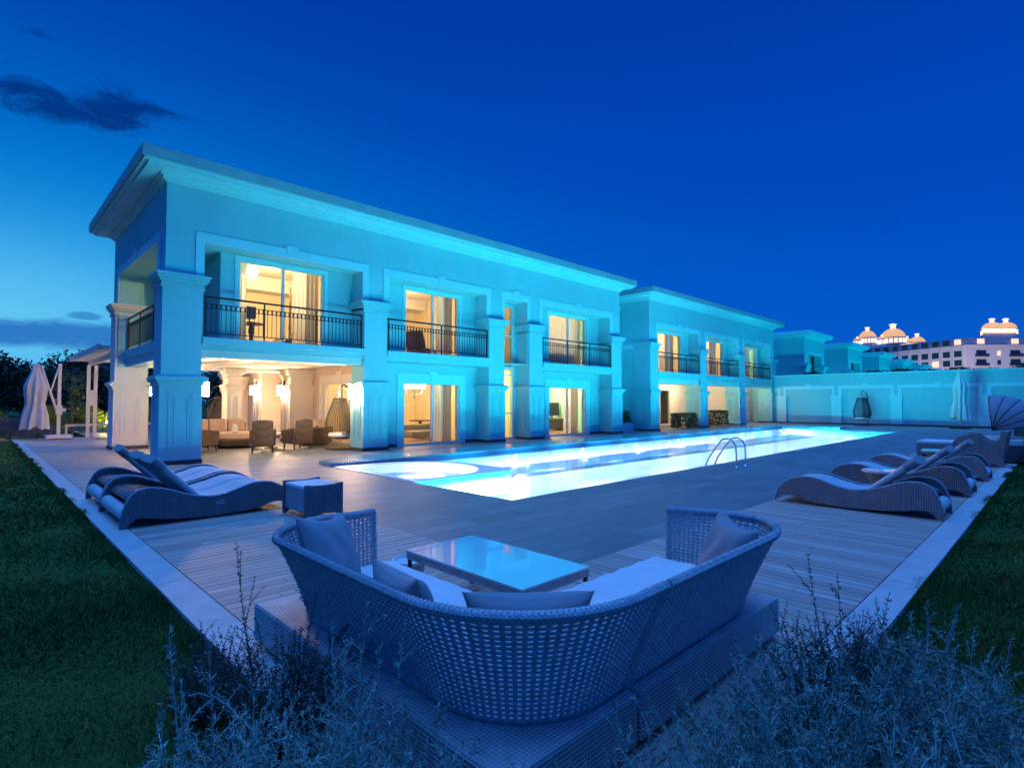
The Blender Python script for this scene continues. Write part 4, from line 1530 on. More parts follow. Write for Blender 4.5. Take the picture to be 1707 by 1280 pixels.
# plinths and seats
b = MB()
b.prism([(1.27, 3.58), (1.27, 1.32), (2.06, 1.32), (2.06, 3.58)], 'z', .035, .25)
b.build('base', M['rattan_fine'], SA, world=True, bevel=.012)
MB().box(2.08, 3.70, 1.32, 2.14, .035, .25).build('base', M['rattan_fine'], SB, world=True, bevel=.012)
for S, q in ((SA, ((1.34, 3.45), (1.34, 1.42), (1.98, 1.42), (1.98, 3.45))), (SB, ((2.16, 1.42), (3.6, 1.42), (2.16, 2.06), (3.6, 2.06)))):
    for p in q:
        MB().box(p[0] - .03, p[0] + .03, p[1] - .03, p[1] + .03, 0, .036).build('foot', M['darkmetal'], S, world=True)
def seat(S, x0, x1, y0, y1, corner=None):
    b = MB()
    nx, ny = 40, 40
    def f(u, v, top=True):
        x, y = x0 + (x1 - x0) * u, y0 + (y1 - y0) * v
        e = min(min(u * (x1 - x0), (1 - u) * (x1 - x0)), min(v * (y1 - y0), (1 - v) * (y1 - y0)))
        for cx, cy, sx, sy, r in (corner or ()):
            dx, dy = (x - cx) * sx, (y - cy) * sy
            if dx > 0 and dy > 0:
                m = max(dx, dy)
                d = math.hypot(dx, dy)
                k = m / d
                x, y = cx + sx * dx * k, cy + sy * dy * k
                e = min(e, r - m)
        h = math.sqrt(max(0., 1 - (1 - min(1, e / .055)) ** 2))
        wv = .0045 * math.sin(x * 31 + 3 * math.sin(y * 9)) * math.sin(y * 23 + 1.3) * h
        return (x, y, .255 + .165 * (.30 + .70 * h) + wv if top else .253)
    b.grid(lambda u, v: f(u, v), nx, ny)
    r = [(i / (nx - 1), 0) for i in range(nx)] + [(1, i / (ny - 1)) for i in range(1, ny)] + [(1 - i / (nx - 1), 1) for i in range(1, nx)] + [(0, 1 - i / (ny - 1)) for i in range(1, ny - 1)]
    o_ = len(b.v)
    b.v += [f(u, v) for u, v in r] + [f(u, v, False) for u, v in r]
    m = len(r)
    b.f += [(o_ + i, o_ + m + i, o_ + m + (i + 1) % m, o_ + (i + 1) % m) for i in range(m)]
    return b.build('seat_cushion', M['cushion'], S, world=True, smooth=True, ang=80)
seat(SA, 1.52, 2.10, 1.53, 3.33, ((1.88, 1.89, -1, -1, .36), (1.80, 3.05, -1, 1, .28)))
seat(SB, 2.105, 3.49, 1.51, 2.10, ((3.19, 1.81, 1, -1, .30),))

# pillows: a puffed square with drawn-out corners and creases
def pillow(label, loc, wd, ht, th, rot, seed, material='pillow'):
    rr = random.Random(seed)
    ph = [rr.uniform(0, 6) for _ in range(6)]
    b = MB()
    n = 40
    def f(u, v, s):
        x, z = 2 * u - 1, 2 * v - 1
        k = max(0., (1 - x ** 4) * (1 - z ** 4)) ** .55
        k *= 1 - .12 * (x * x + z * z)
        cr = .055 * math.sin(9 * x + ph[0] + 2 * math.sin(3 * z + ph[1])) * (1 - abs(z)) * k + .05 * math.sin(7 * (x + z) + ph[2]) * k * (x * x)
        pinch = 1 - .075 * (1 - x * x) * (z * z) * 1.4
        pinx = 1 - .075 * (1 - z * z) * (x * x) * 1.4
        sag = -.05 * (1 - x * x) * (z > 0) * z
        return (x * wd / 2 * pinx, s * th / 2 * (k + cr * 1.7), z * ht / 2 * pinch + sag * ht)
    b.grid(lambda u, v: f(u, v, 1), n, n)
    b.grid(lambda u, v: f(u, v, -1), n, n)
    # front faces flip
    k = (n - 1) * (n - 1)
    b.f = [tuple(reversed(q)) for q in b.f[:k]] + b.f[k:]
    o = b.build('pillow', M[material], None, smooth=True, ang=180)
    o.matrix_world = Matrix.Translation(loc) @ rot.to_4x4()
    return tag(o, label, 'pillow', 'grey pillows on the wicker sofa')
pillow('square grey pillow standing in the left armrest corner of the wicker sofa', (1.50, 3.03, .63), .46, .46, .16, rotz(R_(33)) @ rotx(R_(-24)) @ roty(R_(9)), 1)
pillow('slumped grey pillow leaning on the left back of the corner sofa', (1.48, 2.20, .53), .58, .42, .17, rotz(R_(80)) @ rotx(R_(-20)) @ roty(R_(5)), 2)
pillow('creased grey pillow lying along the rounded back corner nearest the camera', (1.73, 1.66, .53), .56, .39, .18, rotz(R_(-43)) @ rotx(R_(24)), 3)
pillow('pale grey pillow leaning in the right armrest of the wicker sofa', (3.33, 1.50, .58), .46, .44, .16, rotz(R_(52)) @ rotx(R_(22)) @ roty(R_(-6)), 4)

# ------------------------------------------------------------------ glass topped coffee table and the pot behind it
t = thing('coffee_table', 'low wicker coffee table with a mirror-like glass top in front of the corner sofa', 'coffee table', (2.35, 2.30, 0))
MB().box(-.005, .655, -.005, 1.225, .372, .386).build('glass_top', M['table_glass'], t, bevel=.003)
b = MB()
for q in ((.0, .65, .0, .03), (.0, .65, 1.19, 1.22), (.0, .03, .03, 1.19), (.62, .65, .03, 1.19)):
    b.box(q[0], q[1], q[2], q[3], .322, .371)
b.build('frame', M['rattan_fine'], t)
for x, y in ((.018, .018), (.632, .018), (.018, 1.202), (.632, 1.202)):
    MB().box(x - .011, x + .011, y - .011, y + .011, 0, .322).build('leg', M['darkmetal'], t)
MB().box(.03, .62, .03, 1.19, .355, .368).build('shelf', M['rattan_fine'], t)
t = thing('pot', 'small round grey pot standing on the deck behind the coffee table', 'pot', (2.55, 3.78, 0))
MB().lathe([(.07, 0), (.10, .02), (.125, .16), (.13, .20)], n=28).build('body', M['ceramic'], t, smooth=True)
MB().lathe([(.13, .195), (.142, .205), (.142, .225), (.12, .228), (.115, .21)], n=28).build('rim', M['cushion'], t, smooth=True)

# ------------------------------------------------------------------ right side: tables, ottoman, armchair, daybed
def round_table(label, loc):
    t = thing('round_table', label, 'side table', loc, 0, 'round wicker side tables between the loungers')
    MB().lathe([(.17, 0), (.155, .1), (.16, .22), (.20, .34), (.26, .41)], n=32).build('base', M['rattan'], t, smooth=True)
    MB().lathe([(.26, .41), (.285, .415), (.288, .435), (.27, .44)], n=40).build('rim', M['cushion'], t, smooth=True)
    MB().lathe([(.0, .444), (.272, .444), (.275, .450), (.0, .4505)], n=40).build('glass_top', M['table_glass'], t)
    return t
round_table('round wicker side table with glass top, beside the nearest right lounger', (10.08, 2.02, 0))
round_table('round wicker side table with glass top, farther along between the right loungers and ottoman', (15.1, 2.02, 0))
t = thing('ottoman', 'square grey wicker ottoman with a pale cushion by the far right deck', 'ottoman', (18.6, 2.1, 0))
MB().box(0, 1.0, 0, .85, .05, .36).build('body', M['rattan'], t, bevel=.03)
MB().box(.02, .98, .02, .83, .361, .44).build('cushion', M['cushion'], t, bevel=.03)
for x, y in ((.06, .06), (.94, .06), (.06, .79), (.94, .79)):
    MB().box(x - .03, x + .03, y - .03, y + .03, 0, .05).build('foot', M['darkmetal'], t)
t = thing('armchair', 'deep grey wicker armchair with sweeping arms beside the far right loungers', 'armchair', (16.75, 1.0, 0))
sd = [(.04, .0), (.14, .0), (.2, .06), (.8, .06), (.9, .0), (.98, .0), (1.0, .3), (.96, .52), (.84, .68), (.66, .755), (.5, .74), (.34, .60), (.2, .55), (.1, .66), (-.02, .82), (-.08, .83), (-.02, .6), (.02, .3)]
for x in (0, .82):
    MB().prism(sd[::-1], 'x', x, x + .06).build('arm_panel', M['rattan'], t, bevel=.02)
MB().box(.061, .819, .14, .95, .10, .34).build('seat_base', M['rattan'], t)
MB().box(.065, .815, .16, .96, .341, .46).build('cushion', M['cushion'], t, bevel=.04)
b = MB(); b.prism([(.0, .34), (.14, .34), (.08, .83), (-.06, .83)], 'x', .061, .819); b.build('backrest', M['rattan'], t, bevel=.02)

t = thing('daybed', 'round wicker daybed with a ribbed folding canopy at the right end of the deck', 'daybed', (18.9, .95, 0))
MB().lathe([(.86, .04), (.95, .2), (1.0, .40), (1.0, .44)], n=40).build('base', M['rattan_dark'], t, smooth=True)
MB().lathe([(1.0, .44), (1.02, .6), (1.04, .80), (1.0, .82), (.95, .80), (.94, .46)], n=40, a0=-PI * .93, a1=PI * .02).build('back', M['rattan_dark'], t, smooth=True)
MB().lathe([(.0, .60), (.82, .60), (.93, .56), (.95, .45)], n=40).build('cushion', M['cushion'], t, smooth=True)
def hood(u, v, r=1.0):
    th = PI * u
    ph = R_(84 + 88 * v)
    sc = 1 + .018 * math.sin(v * 5 * PI) ** 2
    return (-1.0 * math.cos(th), .35 + r * sc * .98 * math.sin(th) * math.cos(ph), .80 + r * sc * .86 * math.sin(th) ** .8 * math.sin(ph))
MB().grid(hood, 26, 31).build('canopy', M['pillow'], t, smooth=True, ang=180, solid=.008)
for k in range(6):
    MB().tube([hood(i / 20, k / 5, 1.006) for i in range(21)], .014, 6).build('canopy_rib', M['darkmetal'], t, smooth=True)

# closed parasol by the far wall
def folded_canopy(c, z0, z1, r0, r1, folds=8, lean=(0, 0)):
    prof = [(0, r0), (.12, r0 * 1.35), (.35, r1 * .82), (.55, r1 * .72), (.62, r1 * .64), (.8, r1 * .9), (1., r1)]
    def f(u, v):
        a = 2 * PI * u
        for (p, ra), (q, rb) in zip(prof, prof[1:]):
            if p <= v <= q:
                r = ra + (rb - ra) * (v - p) / (q - p)
                break
        r *= 1 + (.10 + .22 * v) * math.sin(a * folds + 2.2 * v + .8 * math.sin(3 * v + a)) + .06 * math.sin(2 * a + 5 * v)
        dz = .07 * v * math.sin(a * folds) * (v > .9)
        return (c[0] + r * math.cos(a) + lean[0] * v, c[1] + r * math.sin(a) + lean[1] * v, z1 + (z0 - z1) * v + dz)
    return MB().grid(f, 96, 26, closed_u=True)
t = thing('closed_parasol', 'tall closed parasol tied up in front of the far garden wall', 'parasol', (40., 4.25, 0))
MB().tube([(0, 0, .1), (0, 0, 3.4)], .035, 10).build('pole', M['alu'], t, smooth=True)
folded_canopy((0, 0), .55, 3.33, .08, .36).build('canopy', M['cushion'], t, smooth=True, ang=180)
MB().box(-.55, .55, -.45, .45, 0, .12).build('base', M['darkmetal'], t, bevel=.02)

# closed cantilever parasol on the left
t = thing('closed_parasol', 'closed white cantilever parasol on a tripod base at the far left end of the deck', 'parasol', (2.46, 28.7, 0))
b = MB(); b.box(-.42, .42, -.42, .42, .04, .17); b.build('base', M['white_wood'], t, bevel=.015)
b = MB(); b.box(-.055, .055, -.055, .055, .17, 3.05); b.build('pole', M['white_wood'], t)
b = MB(); b.box(-.10, .22, -.08, .08, 1.12, 1.24); b.box(-.1, .1, -.09, .09, 1.0, 1.36); b.build('slider', M['white_wood'], t)
MB().tube([(-.08, 0, 1.18), (-.34, 0, 2.1), (-.58, 0, 2.98)], .045, 6).build('arm', M['white_wood'], t)
MB().tube([(-.02, 0, 3.02), (-.26, 0, 1.95)], .03, 6).build('strut', M['white_wood'], t)
MB().tube([(-.18, 0, 1.58), (.0, 0, 1.58)], .02, 6).build('brace', M['white_wood'], t)
folded_canopy((-.72, 0), .48, 3.02, .10, .38, folds=7, lean=(-.02, 0)).build('canopy', M['parasol'], t, smooth=True, ang=180)

# pergola with paired posts
t = thing('pergola', 'white slatted pergola on paired posts attached behind the left end of the villa', 'pergola', (3.4, 26., 0))
for x, y in ((0, 3.), (3.2, 3.), (3.2, .2)):
    for dx in (-.02, .22):
        b = MB().box(x + dx, x + dx + .12, y, y + .14, 0, 3.06)
        b.build('post', M['white_wood'], t)
    MB().box(x + .10, x + .22, y + .02, y + .12, 1.35, 2.0).build('post_block', M['white_wood'], t)
for x in (.08, 3.3):
    MB().box(x, x + .12, -3.9, 3.6, 3.06, 3.24).build('beam', M['white_wood'], t)
b = MB()
for k in range(40):
    y = -3.9 + k * .19
    b.box(-.5, 4.2, y, y + .07, 3.242, 3.36)
tag(b.build('slat', M['white_wood'], t))
b = MB(); b.prism([(-3.95, 3.2), (3.5, 3.2), (3.68, 3.26), (3.72, 3.34), (3.62, 3.40), (-3.95, 3.40)], 'x', -.56, -.502); b.box(-.501, 4.2, 3.55, 3.66, 3.24, 3.38); b.build('edge_board', M['white_wood'], t)
t = thing('low_rail', 'low white painted rail along the planting behind the left end of the deck', 'fence', (2.9, 31., 0))
MB().box(0, 9, 0, .08, .42, .52).build('rail', M['white_wood'], t)
for k in range(6): MB().box(k * 1.75, k * 1.75 + .08, .081, .16, -.1, .45).build('post', M['white_wood'], t)

# ------------------------------------------------------------------ pool ladders
def ladder(label, loc, rz):
    t = thing('pool_ladder', label, 'pool ladder', loc, rz, 'steel pool ladders')
    for x in (0, .5):
        pts = [(x, -.62, 0), (x, -.62, .32), (x, -.60, .50), (x, -.54, .60), (x, -.42, .655), (x, -.28, .62), (x, -.12, .42), (x, .05, .16), (x, .12, .0), (x, .14, -.40)]
        MB().tube([Vector((p[0], *q)) for p, q in zip(pts, smooth3(pts))] if False else pts, .021, 10).build('handrail', M['steel'], t, smooth=True)
        MB().lathe([(.045, 0), (.045, .012), (.022, .03)], (x, -.62, 0), 14).build('flange', M['steel'], t, smooth=True)
    for z in (-.12, -.32):
        MB().box(.02, .48, .10, .17, z, z + .03).build('step', M['steel'], t)
    return t
ladder('curved steel pool ladder on the near edge of the pool', (12.45, 5.95, 0), 0)
ladder('curved steel pool ladder on the villa side near the far end of the pool', (30.6, 12.35, 0), PI)
# ------------------------------------------------------------------ lit wall lamps
def sconce(label, loc, rz):
    """plate on the wall at local x = 0, lamp hanging out along +x"""
    t = thing('wall_lamp', label, 'wall lamp', loc, rz, 'lantern lamps on the terrace columns')
    MB().box(0, .02, -.05, .05, .05, .42).build('wall_plate', M['darkmetal'], t)
    MB().tube([(.02, 0, .33), (.12, 0, .36), (.155, 0, .33), (.155, 0, .26)], .012, 6).build('arm', M['darkmetal'], t)
    MB().lathe([(.0, .27), (.05, .265), (.095, .22), (.098, .205)], (.155, 0, 0), 20).build('cap', M['darkmetal'], t, smooth=True)
    MB().lathe([(.0, -.15), (.085, -.145), (.092, .20), (.0, .204)], (.155, 0, 0), 20).build('shade', M['lamp'], t, smooth=True)
    MB().lathe([(.0, -.20), (.03, -.19), (.088, -.155), (.088, -.148)], (.155, 0, 0), 20).build('base_ring', M['darkmetal'], t, smooth=True)
    return t
sconce('lit lantern on the left face of the column between terrace and pool door', (8.40, 15.42, 1.72), PI)
sconce('lit lantern on the inner face of the front corner column', (4.06, 15.5, 1.80), 0)
sconce('lit lantern on the inner face of the rear corner column', (4.09, 21.4, 1.85), 0)
sconce('lit lantern on the first rear column, right of its pair', (8.36, 20.8, 1.90), PI)
sconce('lit lantern on the second rear column, left of its pair', (8.36, 23.65, 1.95), PI)

# ------------------------------------------------------------------ terrace furniture
def wicker_chair(label, loc, rz, group, material='rattan_brown'):
    """seat faces local +x"""
    t = thing('wicker_chair', label, 'armchair', loc, rz, group)
    b = MB(); b.prism([(-.30, .20), (.30, .20), (.32, .40), (-.30, .40)], 'y', -.30, .30); b.build('seat', M[material], t, bevel=.02)
    b = MB()
    def back(u, v):
        y = (2 * u - 1) * (.31 - .03 * v)
        return (-.28 - .10 * v - .03 * math.cos((2 * u - 1) * 1.4), y, .18 + .76 * v + .03 * math.cos((2 * u - 1) * 1.5) * v)
    b.grid(back, 12, 12); b.build('backrest', M[material], t, solid=.05, smooth=True)
    for s in (-1, 1):
        b = MB(); b.prism([(-.30, .20), (.30, .20), (.34, .58), (.30, .62), (.1, .64), (-.32, .70)], 'y', s * .30, s * .355); b.build('arm', M[material], t, bevel=.02)
        for x in (-.26, .26):
            MB().tube([(x, s * .27, .2), (x * 1.06, s * .28, 0)], [.026, .018], 8).build('leg', M['darkmetal'], t)
    MB().box(-.26, .30, -.285, .285, .402, .49).build('cushion', M['beige'], t, bevel=.03)
    return t
GC = 'brown wicker armchairs on the terrace'
wicker_chair('brown wicker armchair with its back to the front corner column, facing right', (5.0, 18.5, 0), R_(8), GC)
wicker_chair('brown wicker armchair half hidden behind the front corner column', (4.55, 19.1, 0), R_(12), GC)
wicker_chair('brown wicker armchair seen from behind, left of the pair at the terrace table', (6.20, 16.95, 0), R_(68), GC)
wicker_chair('brown wicker armchair seen from behind, right of the pair at the terrace table', (7.35, 17.2, 0), R_(100), GC)

t = thing('daybed', 'round brown wicker daybed with cream cushion in the middle of the terrace', 'daybed', (6.2, 19.4, 0))
MB().lathe([(.50, .04), (.66, .10), (.70, .26), (.66, .30)], n=36).build('base', M['rattan_brown'], t, smooth=True)
MB().lathe([(.66, .30), (.70, .34), (.69, .46), (.60, .50), (.0, .51)], n=36).build('cushion', M['beige'], t, smooth=True)
t = thing('sofa', 'low brown curved sofa with cream cushions by the terrace door, seen from behind', 'sofa', (8.1, 18.35, 0), R_(15))
MB().lathe([(.72, .05), (.90, .12), (.93, .40), (.93, .62), (.84, .66), (.80, .60), (.80, .36), (.0, .36)], n=36, a0=-PI * .75, a1=PI * .25).build('frame', M['rattan_brown'], t, smooth=True)
MB().lathe([(.0, .50), (.66, .50), (.78, .47), (.79, .37)], n=36, a0=-PI * .75, a1=PI * .25).build('cushion', M['beige'], t, smooth=True)
b = MB()
for a in (-2.1, -1.2, -.3):
    b.obox(Vector((.68 * math.cos(a), .68 * math.sin(a), .72)), .16, .5, .38, rotz(a) @ roty(R_(-8)))
b.build('back_cushion', M['beige'], t, bevel=.05)
t = thing('sofa', 'brown wicker sofa with wide cream back cushions along the rear of the terrace', 'sofa', (6.4, 21.0, 0), R_(-4))
t.location = (6.0, 20.25, 0)
MB().box(-.95, .95, .0, .62, .06, .36).build('frame', M['rattan_brown'], t, bevel=.04)
MB().box(-.95, .95, .48, .66, .361, .80).build('back_frame', M['rattan_brown'], t, bevel=.05)
MB().box(-.88, .88, -.01, .47, .361, .48).build('seat_cushion', M['beige'], t, bevel=.04)
for x in (-.58, .0, .58):
    b = MB(); b.obox((x, .38, .70), .56, .14, .44, rotx(R_(-12))); b.build('back_cushion', M['beige'], t, bevel=.05)
t = thing('low_table', 'low dark table between the terrace chairs, carrying napkins and bottles', 'table', (6.95, 18.3, 0))
MB().lathe([(.42, .44), (.42, .48), (.40, .485)], n=32).build('top', M['wood'], t)
MB().lathe([(.22, 0), (.2, .03), (.05, .06), (.05, .43), (.14, .44)], n=20).build('pedestal', M['darkmetal'], t, smooth=True)
t = thing('napkin_holder', 'white napkin holder standing on the round terrace daybed', 'napkin holder', (6.05, 18.95, .51))
b = MB(); b.prism([(-.09, 0), (.09, 0), (.06, .26), (-.06, .30)], 'y', -.05, .05); b.build('holder', M['cushion'], t, bevel=.01)
MB().box(-.07, .07, -.07, .07, -.004, .01).build('foot', M['darkmetal'], t)
for k, (x, y) in enumerate(((6.85, 18.15), (7.1, 18.25))):
    t = thing('bottle', 'small glass bottle on the low dark terrace table, %s of two' % ('left', 'right')[k], 'bottle', (x, y, .486), 0, 'bottles on the low terrace table')
    MB().lathe([(.032, 0), (.036, .01), (.036, .13), (.014, .18), (.013, .24), (.0, .242)], n=16).build('glass', M['ceramic'], t, smooth=True)

def egg_chair(label, loc, rz, h=2.0, material='darkmetal'):
    t = thing('hanging_chair', label, 'hanging chair', loc, rz, 'hanging basket chairs')
    MB().lathe([(.0, .0), (.50, .0), (.50, .03), (.46, .045), (.0, .05)], n=30).build('base', M['darkmetal'], t)
    pts = [(-.42, 0, .04), (-.50, 0, .6), (-.52, 0, 1.2), (-.46, 0, h * .84), (-.30, 0, h * .96), (-.10, 0, h), (.0, 0, h - .02), (.0, 0, h - .10)]
    MB().tube(pts, .026, 8).build('stand', M['darkmetal'], t, smooth=True)
    b = MB()
    z1 = h - .45
    def P(a, k):
        z = .34 + (z1 - .34) * k
        r = float(np.interp(k, [0, .06, .15, .3, .45, .6, .75, .9, 1], [.22, .36, .45, .50, .48, .43, .36, .29, .25]))
        return (r * math.cos(a), r * math.sin(a), z)
    for i in range(30):
        a = .85 + (2 * PI - 1.7) * i / 29
        b.tube([P(a, k / 8) for k in range(9)], .010, 4, cap=False)
    for k in range(21):
        b.tube([P(.85 + (2 * PI - 1.7) * i / 24, k / 20) for i in range(25)], .016 if k in (0, 20) else .011, 4, cap=False)
    for i in range(6):
        a = i * PI / 3
        b.tube([(0, 0, .33), P(a, 0)], .01, 4)
    b.build('basket', M[material], t)
    b = MB()
    for a in (0.9, 2.4, 3.9, 5.4):
        b.tube([P(a, 1.), (0, 0, h - .12)], .006, 4)
    b.build('rope', M['darkmetal'], t)
    MB().lathe([(.0, .36), (.36, .38), (.42, .44), (.38, .52), (.0, .54)], n=24).build('cushion', M['cushion'], t, smooth=True)
    return t
egg_chair('dark woven hanging chair close behind the column beside the terrace door', (8.42, 16.35, 0), R_(200), 2.05)
egg_chair('dark woven hanging chair far back at the left rear of the terrace', (6.9, 23.2, 0), R_(-40), 2.15)
egg_chair('dark woven hanging chair in front of the far garden wall', (40.3, 9.15, 0), R_(150), 2.2)

# ------------------------------------------------------------------ rooms: lamps, curtains, furniture
WARM = (1., .67, .31)
def curtain(label, xa, xb, y, z0, z1, material, group, amp=.05, gather=0.):
    b = MB()
    n = max(24, int(abs(xb - xa) / .018))
    def f(u, v):
        x = xa + (xb - xa) * u
        a = amp * (.75 + .25 * math.sin(u * 7)) * (.7 + .3 * v)
        x += gather * (math.sin(PI * v) ** 2) * (u - .5)
        return (x, y + a * math.sin(u * (abs(xb - xa) / .13) * 2 * PI + .5 * math.sin(u * 11)), z0 + (z1 - z0) * v)
    b.grid(f, n, 6)
    o = b.build('curtain', M[material], None, smooth=True, ang=180)
    return tag(o, label, 'curtain', group)
GU = 'curtains at the upstairs windows of the long villa'
def pair(xa, xb, z0, z1, who, group, wl=.42, wr=.72, y=16.32, grey=True):
    curtain('cream curtain on the left of the %s' % who, xa - .12, xa + wl, y, z0, z1, 'curtain', group)
    curtain('cream curtain on the right of the %s' % who, xb - wr, xb - wr * .42, y, z0, z1, 'curtain', group)
    if grey:
        curtain('grey curtain right in the %s' % who, xb - wr * .42, xb + .1, y + .02, z0, z1, 'curtain_grey', group)
pair(5.05, 7.5, 3.14, 5.6, 'upstairs window above the terrace', GU)
pair(10.4, 12.75, 3.14, 5.6, 'upstairs window in the middle of the long villa', GU, .25, .62)
curtain('cream curtain drawn across most of the upstairs right end window', 18.3, 20.6, 16.32, 3.14, 5.6, 'curtain', GU)
curtain('grey curtain at the left of the upstairs window at the right end', 17.65, 18.3, 16.30, 3.14, 5.6, 'curtain_grey', GU)
GD = 'curtains at the ground floor doors of the long villa'
pair(10.35, 12.78, .02, 2.7, 'glass door nearest the terrace', GD, .16, .85)
pair(17.75, 20.35, .02, 2.7, 'glass door at the right end', GD, .05, .95)
curtain('cream curtain behind the tall stair window', 14.75, 15.25, 16.3, .02, 2.75, 'curtain', GD)
GB = 'curtains at the windows of the second villa'
for (a, c), n in zip(w2, ('first', 'second', 'third')):
    curtain('cream curtain at the left of the %s upstairs window of the second villa' % n, a - .05, a + (.35 if n == 'first' else 1.0), 16.3, 3.14, 5.6, 'curtain', GB)
    curtain('white curtain in the middle of the %s upstairs window of the second villa' % n, (a + c) / 2 + .0, (a + c) / 2 + .45, 16.32, 3.14, 5.6, 'sheer', GB)
    curtain('grey curtain at the right of the %s upstairs window of the second villa' % n, (a + c) / 2 + .45, c + .05, 16.3, 3.14, 5.6, 'curtain_grey', GB)

def globe(label, loc, r=.16, zc=5.95):
    t = thing('ceiling_lamp', label, 'ceiling lamp', loc, 0, 'lit ceiling lamps upstairs')
    MB().lathe([(.0, -r), (r * .6, -r * .8), (r, -.02), (r * .85, r * .5), (.05, r * .8)], n=20).build('shade', M['globe'], t, smooth=True)
    MB().tube([(0, 0, r * .8), (0, 0, zc - loc[2])], .012, 6).build('rod', M['darkmetal'], t)
    MB().lathe([(.06, zc - loc[2] - .03), (.06, zc - loc[2])], n=14).build('canopy', M['alu'], t)
    return t
globe('lit globe ceiling lamp behind the upstairs window above the terrace', (5.75, 16.85, 5.35), .2)
globe('lit globe ceiling lamp in the upstairs room in the middle of the long villa', (11.0, 18.8, 5.5))
globe('lit globe ceiling lamp in the upstairs room at the right end of the long villa', (19.4, 18.6, 5.5))
for k, x in enumerate((28.0, 33.6, 39.2)):
    globe('lit globe ceiling lamp behind the %s upstairs window of the second villa' % ('first', 'second', 'third')[k], (x, 18.0, 5.5))
def chandelier(label, loc, zc=2.8):
    t = thing('chandelier', label, 'chandelier', loc, 0, 'lit chandeliers on the ground floor')
    b = MB()
    b.tube([(0, 0, -.25), (0, 0, zc - loc[2])], .015, 8)
    for k in range(8):
        a = k * PI / 4
        c, s = math.cos(a), math.sin(a)
        b.tube([(0, 0, -.10), (.14 * c, .14 * s, -.2), (.28 * c, .28 * s, -.14), (.36 * c, .36 * s, -.0), (.36 * c, .36 * s, .05)], .009, 6)
    b.lathe([(.0, -.34), (.03, -.3), (.05, -.22), (.02, -.15)], n=12)
    b.build('frame', M['steel'], t)
    for k in range(8):
        a = k * PI / 4
        MB().lathe([(.04, 0), (.055, .04), (.05, .12), (.035, .16)], (.36 * math.cos(a), .36 * math.sin(a), .05), 12).build('shade', M['bulb'], t, smooth=True)
    return t
chandelier('lit chandelier hanging behind the glass door nearest the terrace', (12.0, 17.5, 1.96))
chandelier('lit chandelier seen through the glass door of the terrace', (10.6, 19.0, 2.1))
def room_light(x, y, z, p):
    light('room_lamp', 'POINT', (x, y, z), WARM, p, shadow_soft_size=.12)
room_light(6.6, 17.6, 5.25, P_ROOM)
room_light(11.5, 18.2, 5.2, P_ROOM * .7)
room_light(15.2, 18.0, 5.0, P_ROOM * .12)
room_light(19.4, 18.0, 5.2, P_ROOM * .75)
room_light(12.0, 18.2, 2.25, P_ROOM * .85)
room_light(15.2, 17.6, 2.3, P_ROOM * .7)
room_light(20.2, 18.2, 2.4, P_ROOM * 1.3)
for x in (28.0, 33.6, 39.2): room_light(x, 17.8, 5.2, P_ROOM * .9)
for x, q in ((28., 1.), (33., 1.)): room_light(x, 17.2, 2.45, P_ROOM * .5 * q)
room_light(39., 16.2, 2.4, P_ROOM * .28)
room_light(30., 19.8, 2.2, P_ROOM * .1)

def pedestal_table(label, loc, r=.38, h=.75):
    t = thing('pedestal_table', label, 'table', loc)
    MB().lathe([(r, h - .04), (r, h), (r * .97, h + .005), (.0, h + .005)], n=28).build('top', M['wood'], t)
    MB().lathe([(r * .6, 0), (r * .5, .04), (.07, .10), (.05, .3), (.09, .42), (.06, h - .06), (.16, h - .04)], n=18).build('pedestal', M['wood'], t, smooth=True)
    return t
pedestal_table('round dark table behind the glass door nearest the terrace', (12.9, 18.4, .02), .45)
pedestal_table('round dark table by the upstairs window above the terrace', (5.75, 16.75, 3.13), .32, .68)
pedestal_table('round dark table behind the middle upstairs balcony', (11.05, 16.8, 3.13), .3, .65)
t = thing('table_lamp', 'dark square-shaded lamp on the round table upstairs above the terrace', 'lamp', (5.68, 16.72, 3.815))
MB().lathe([(.09, 0), (.09, .02), (.02, .04), (.02, .12)], n=14).build('stem', M['darkmetal'], t)
MB().box(-.14, .14, -.14, .14, .12, .46).build('shade', M['wood'], t)
t = thing('armchair', 'dark reclined armchair behind the window above the terrace', 'armchair', (7.0, 17.1, 3.13), R_(10))
b = MB(); b.prism([(-.55, .0), (.45, .0), (.45, .44), (.1, .40), (-.25, .35), (-.55, .1)], 'y', -.38, .38); b.build('seat', M['wood'], t, bevel=.04)
b = MB(); b.prism([(.2, .40), (.48, .44), (.62, .86), (.44, .86)], 'y', -.38, .38); b.build('backrest', M['wood'], t, bevel=.04)
t = thing('bed_post', 'tall turned dark bed post behind the window above the terrace', 'bed post', (7.4, 18.0, 3.13))
MB().lathe([(.06, 0), (.06, .5), (.03, .6), (.05, .8), (.025, 1.1), (.045, 1.5), (.02, 1.9), (.04, 2.0), (.01, 2.1)], n=12).build('shaft', M['wood'], t, smooth=True)
MB().lathe([(.0, 0), (.03, .03), (.0, .08)], (0, 0, 2.1), 10).build('finial', M['wood'], t, smooth=True)
t = thing('armchair', 'dark wing armchair behind the middle upstairs balcony', 'armchair', (12.0, 17.1, 3.13), R_(200))
b = MB(); b.prism([(-.5, 0), (.4, 0), (.4, .4), (-.5, .36)], 'y', -.38, .38); b.build('seat', M['wood'], t, bevel=.04)
b = MB(); b.prism([(.2, .38), (.42, .40), (.62, 1.0), (.42, 1.0)], 'y', -.40, .40); b.build('backrest', M['wood'], t, bevel=.05)
t = thing('sofa', 'dark sofa standing behind the railing of the right end balcony window', 'sofa', (19.1, 16.75, 3.13))
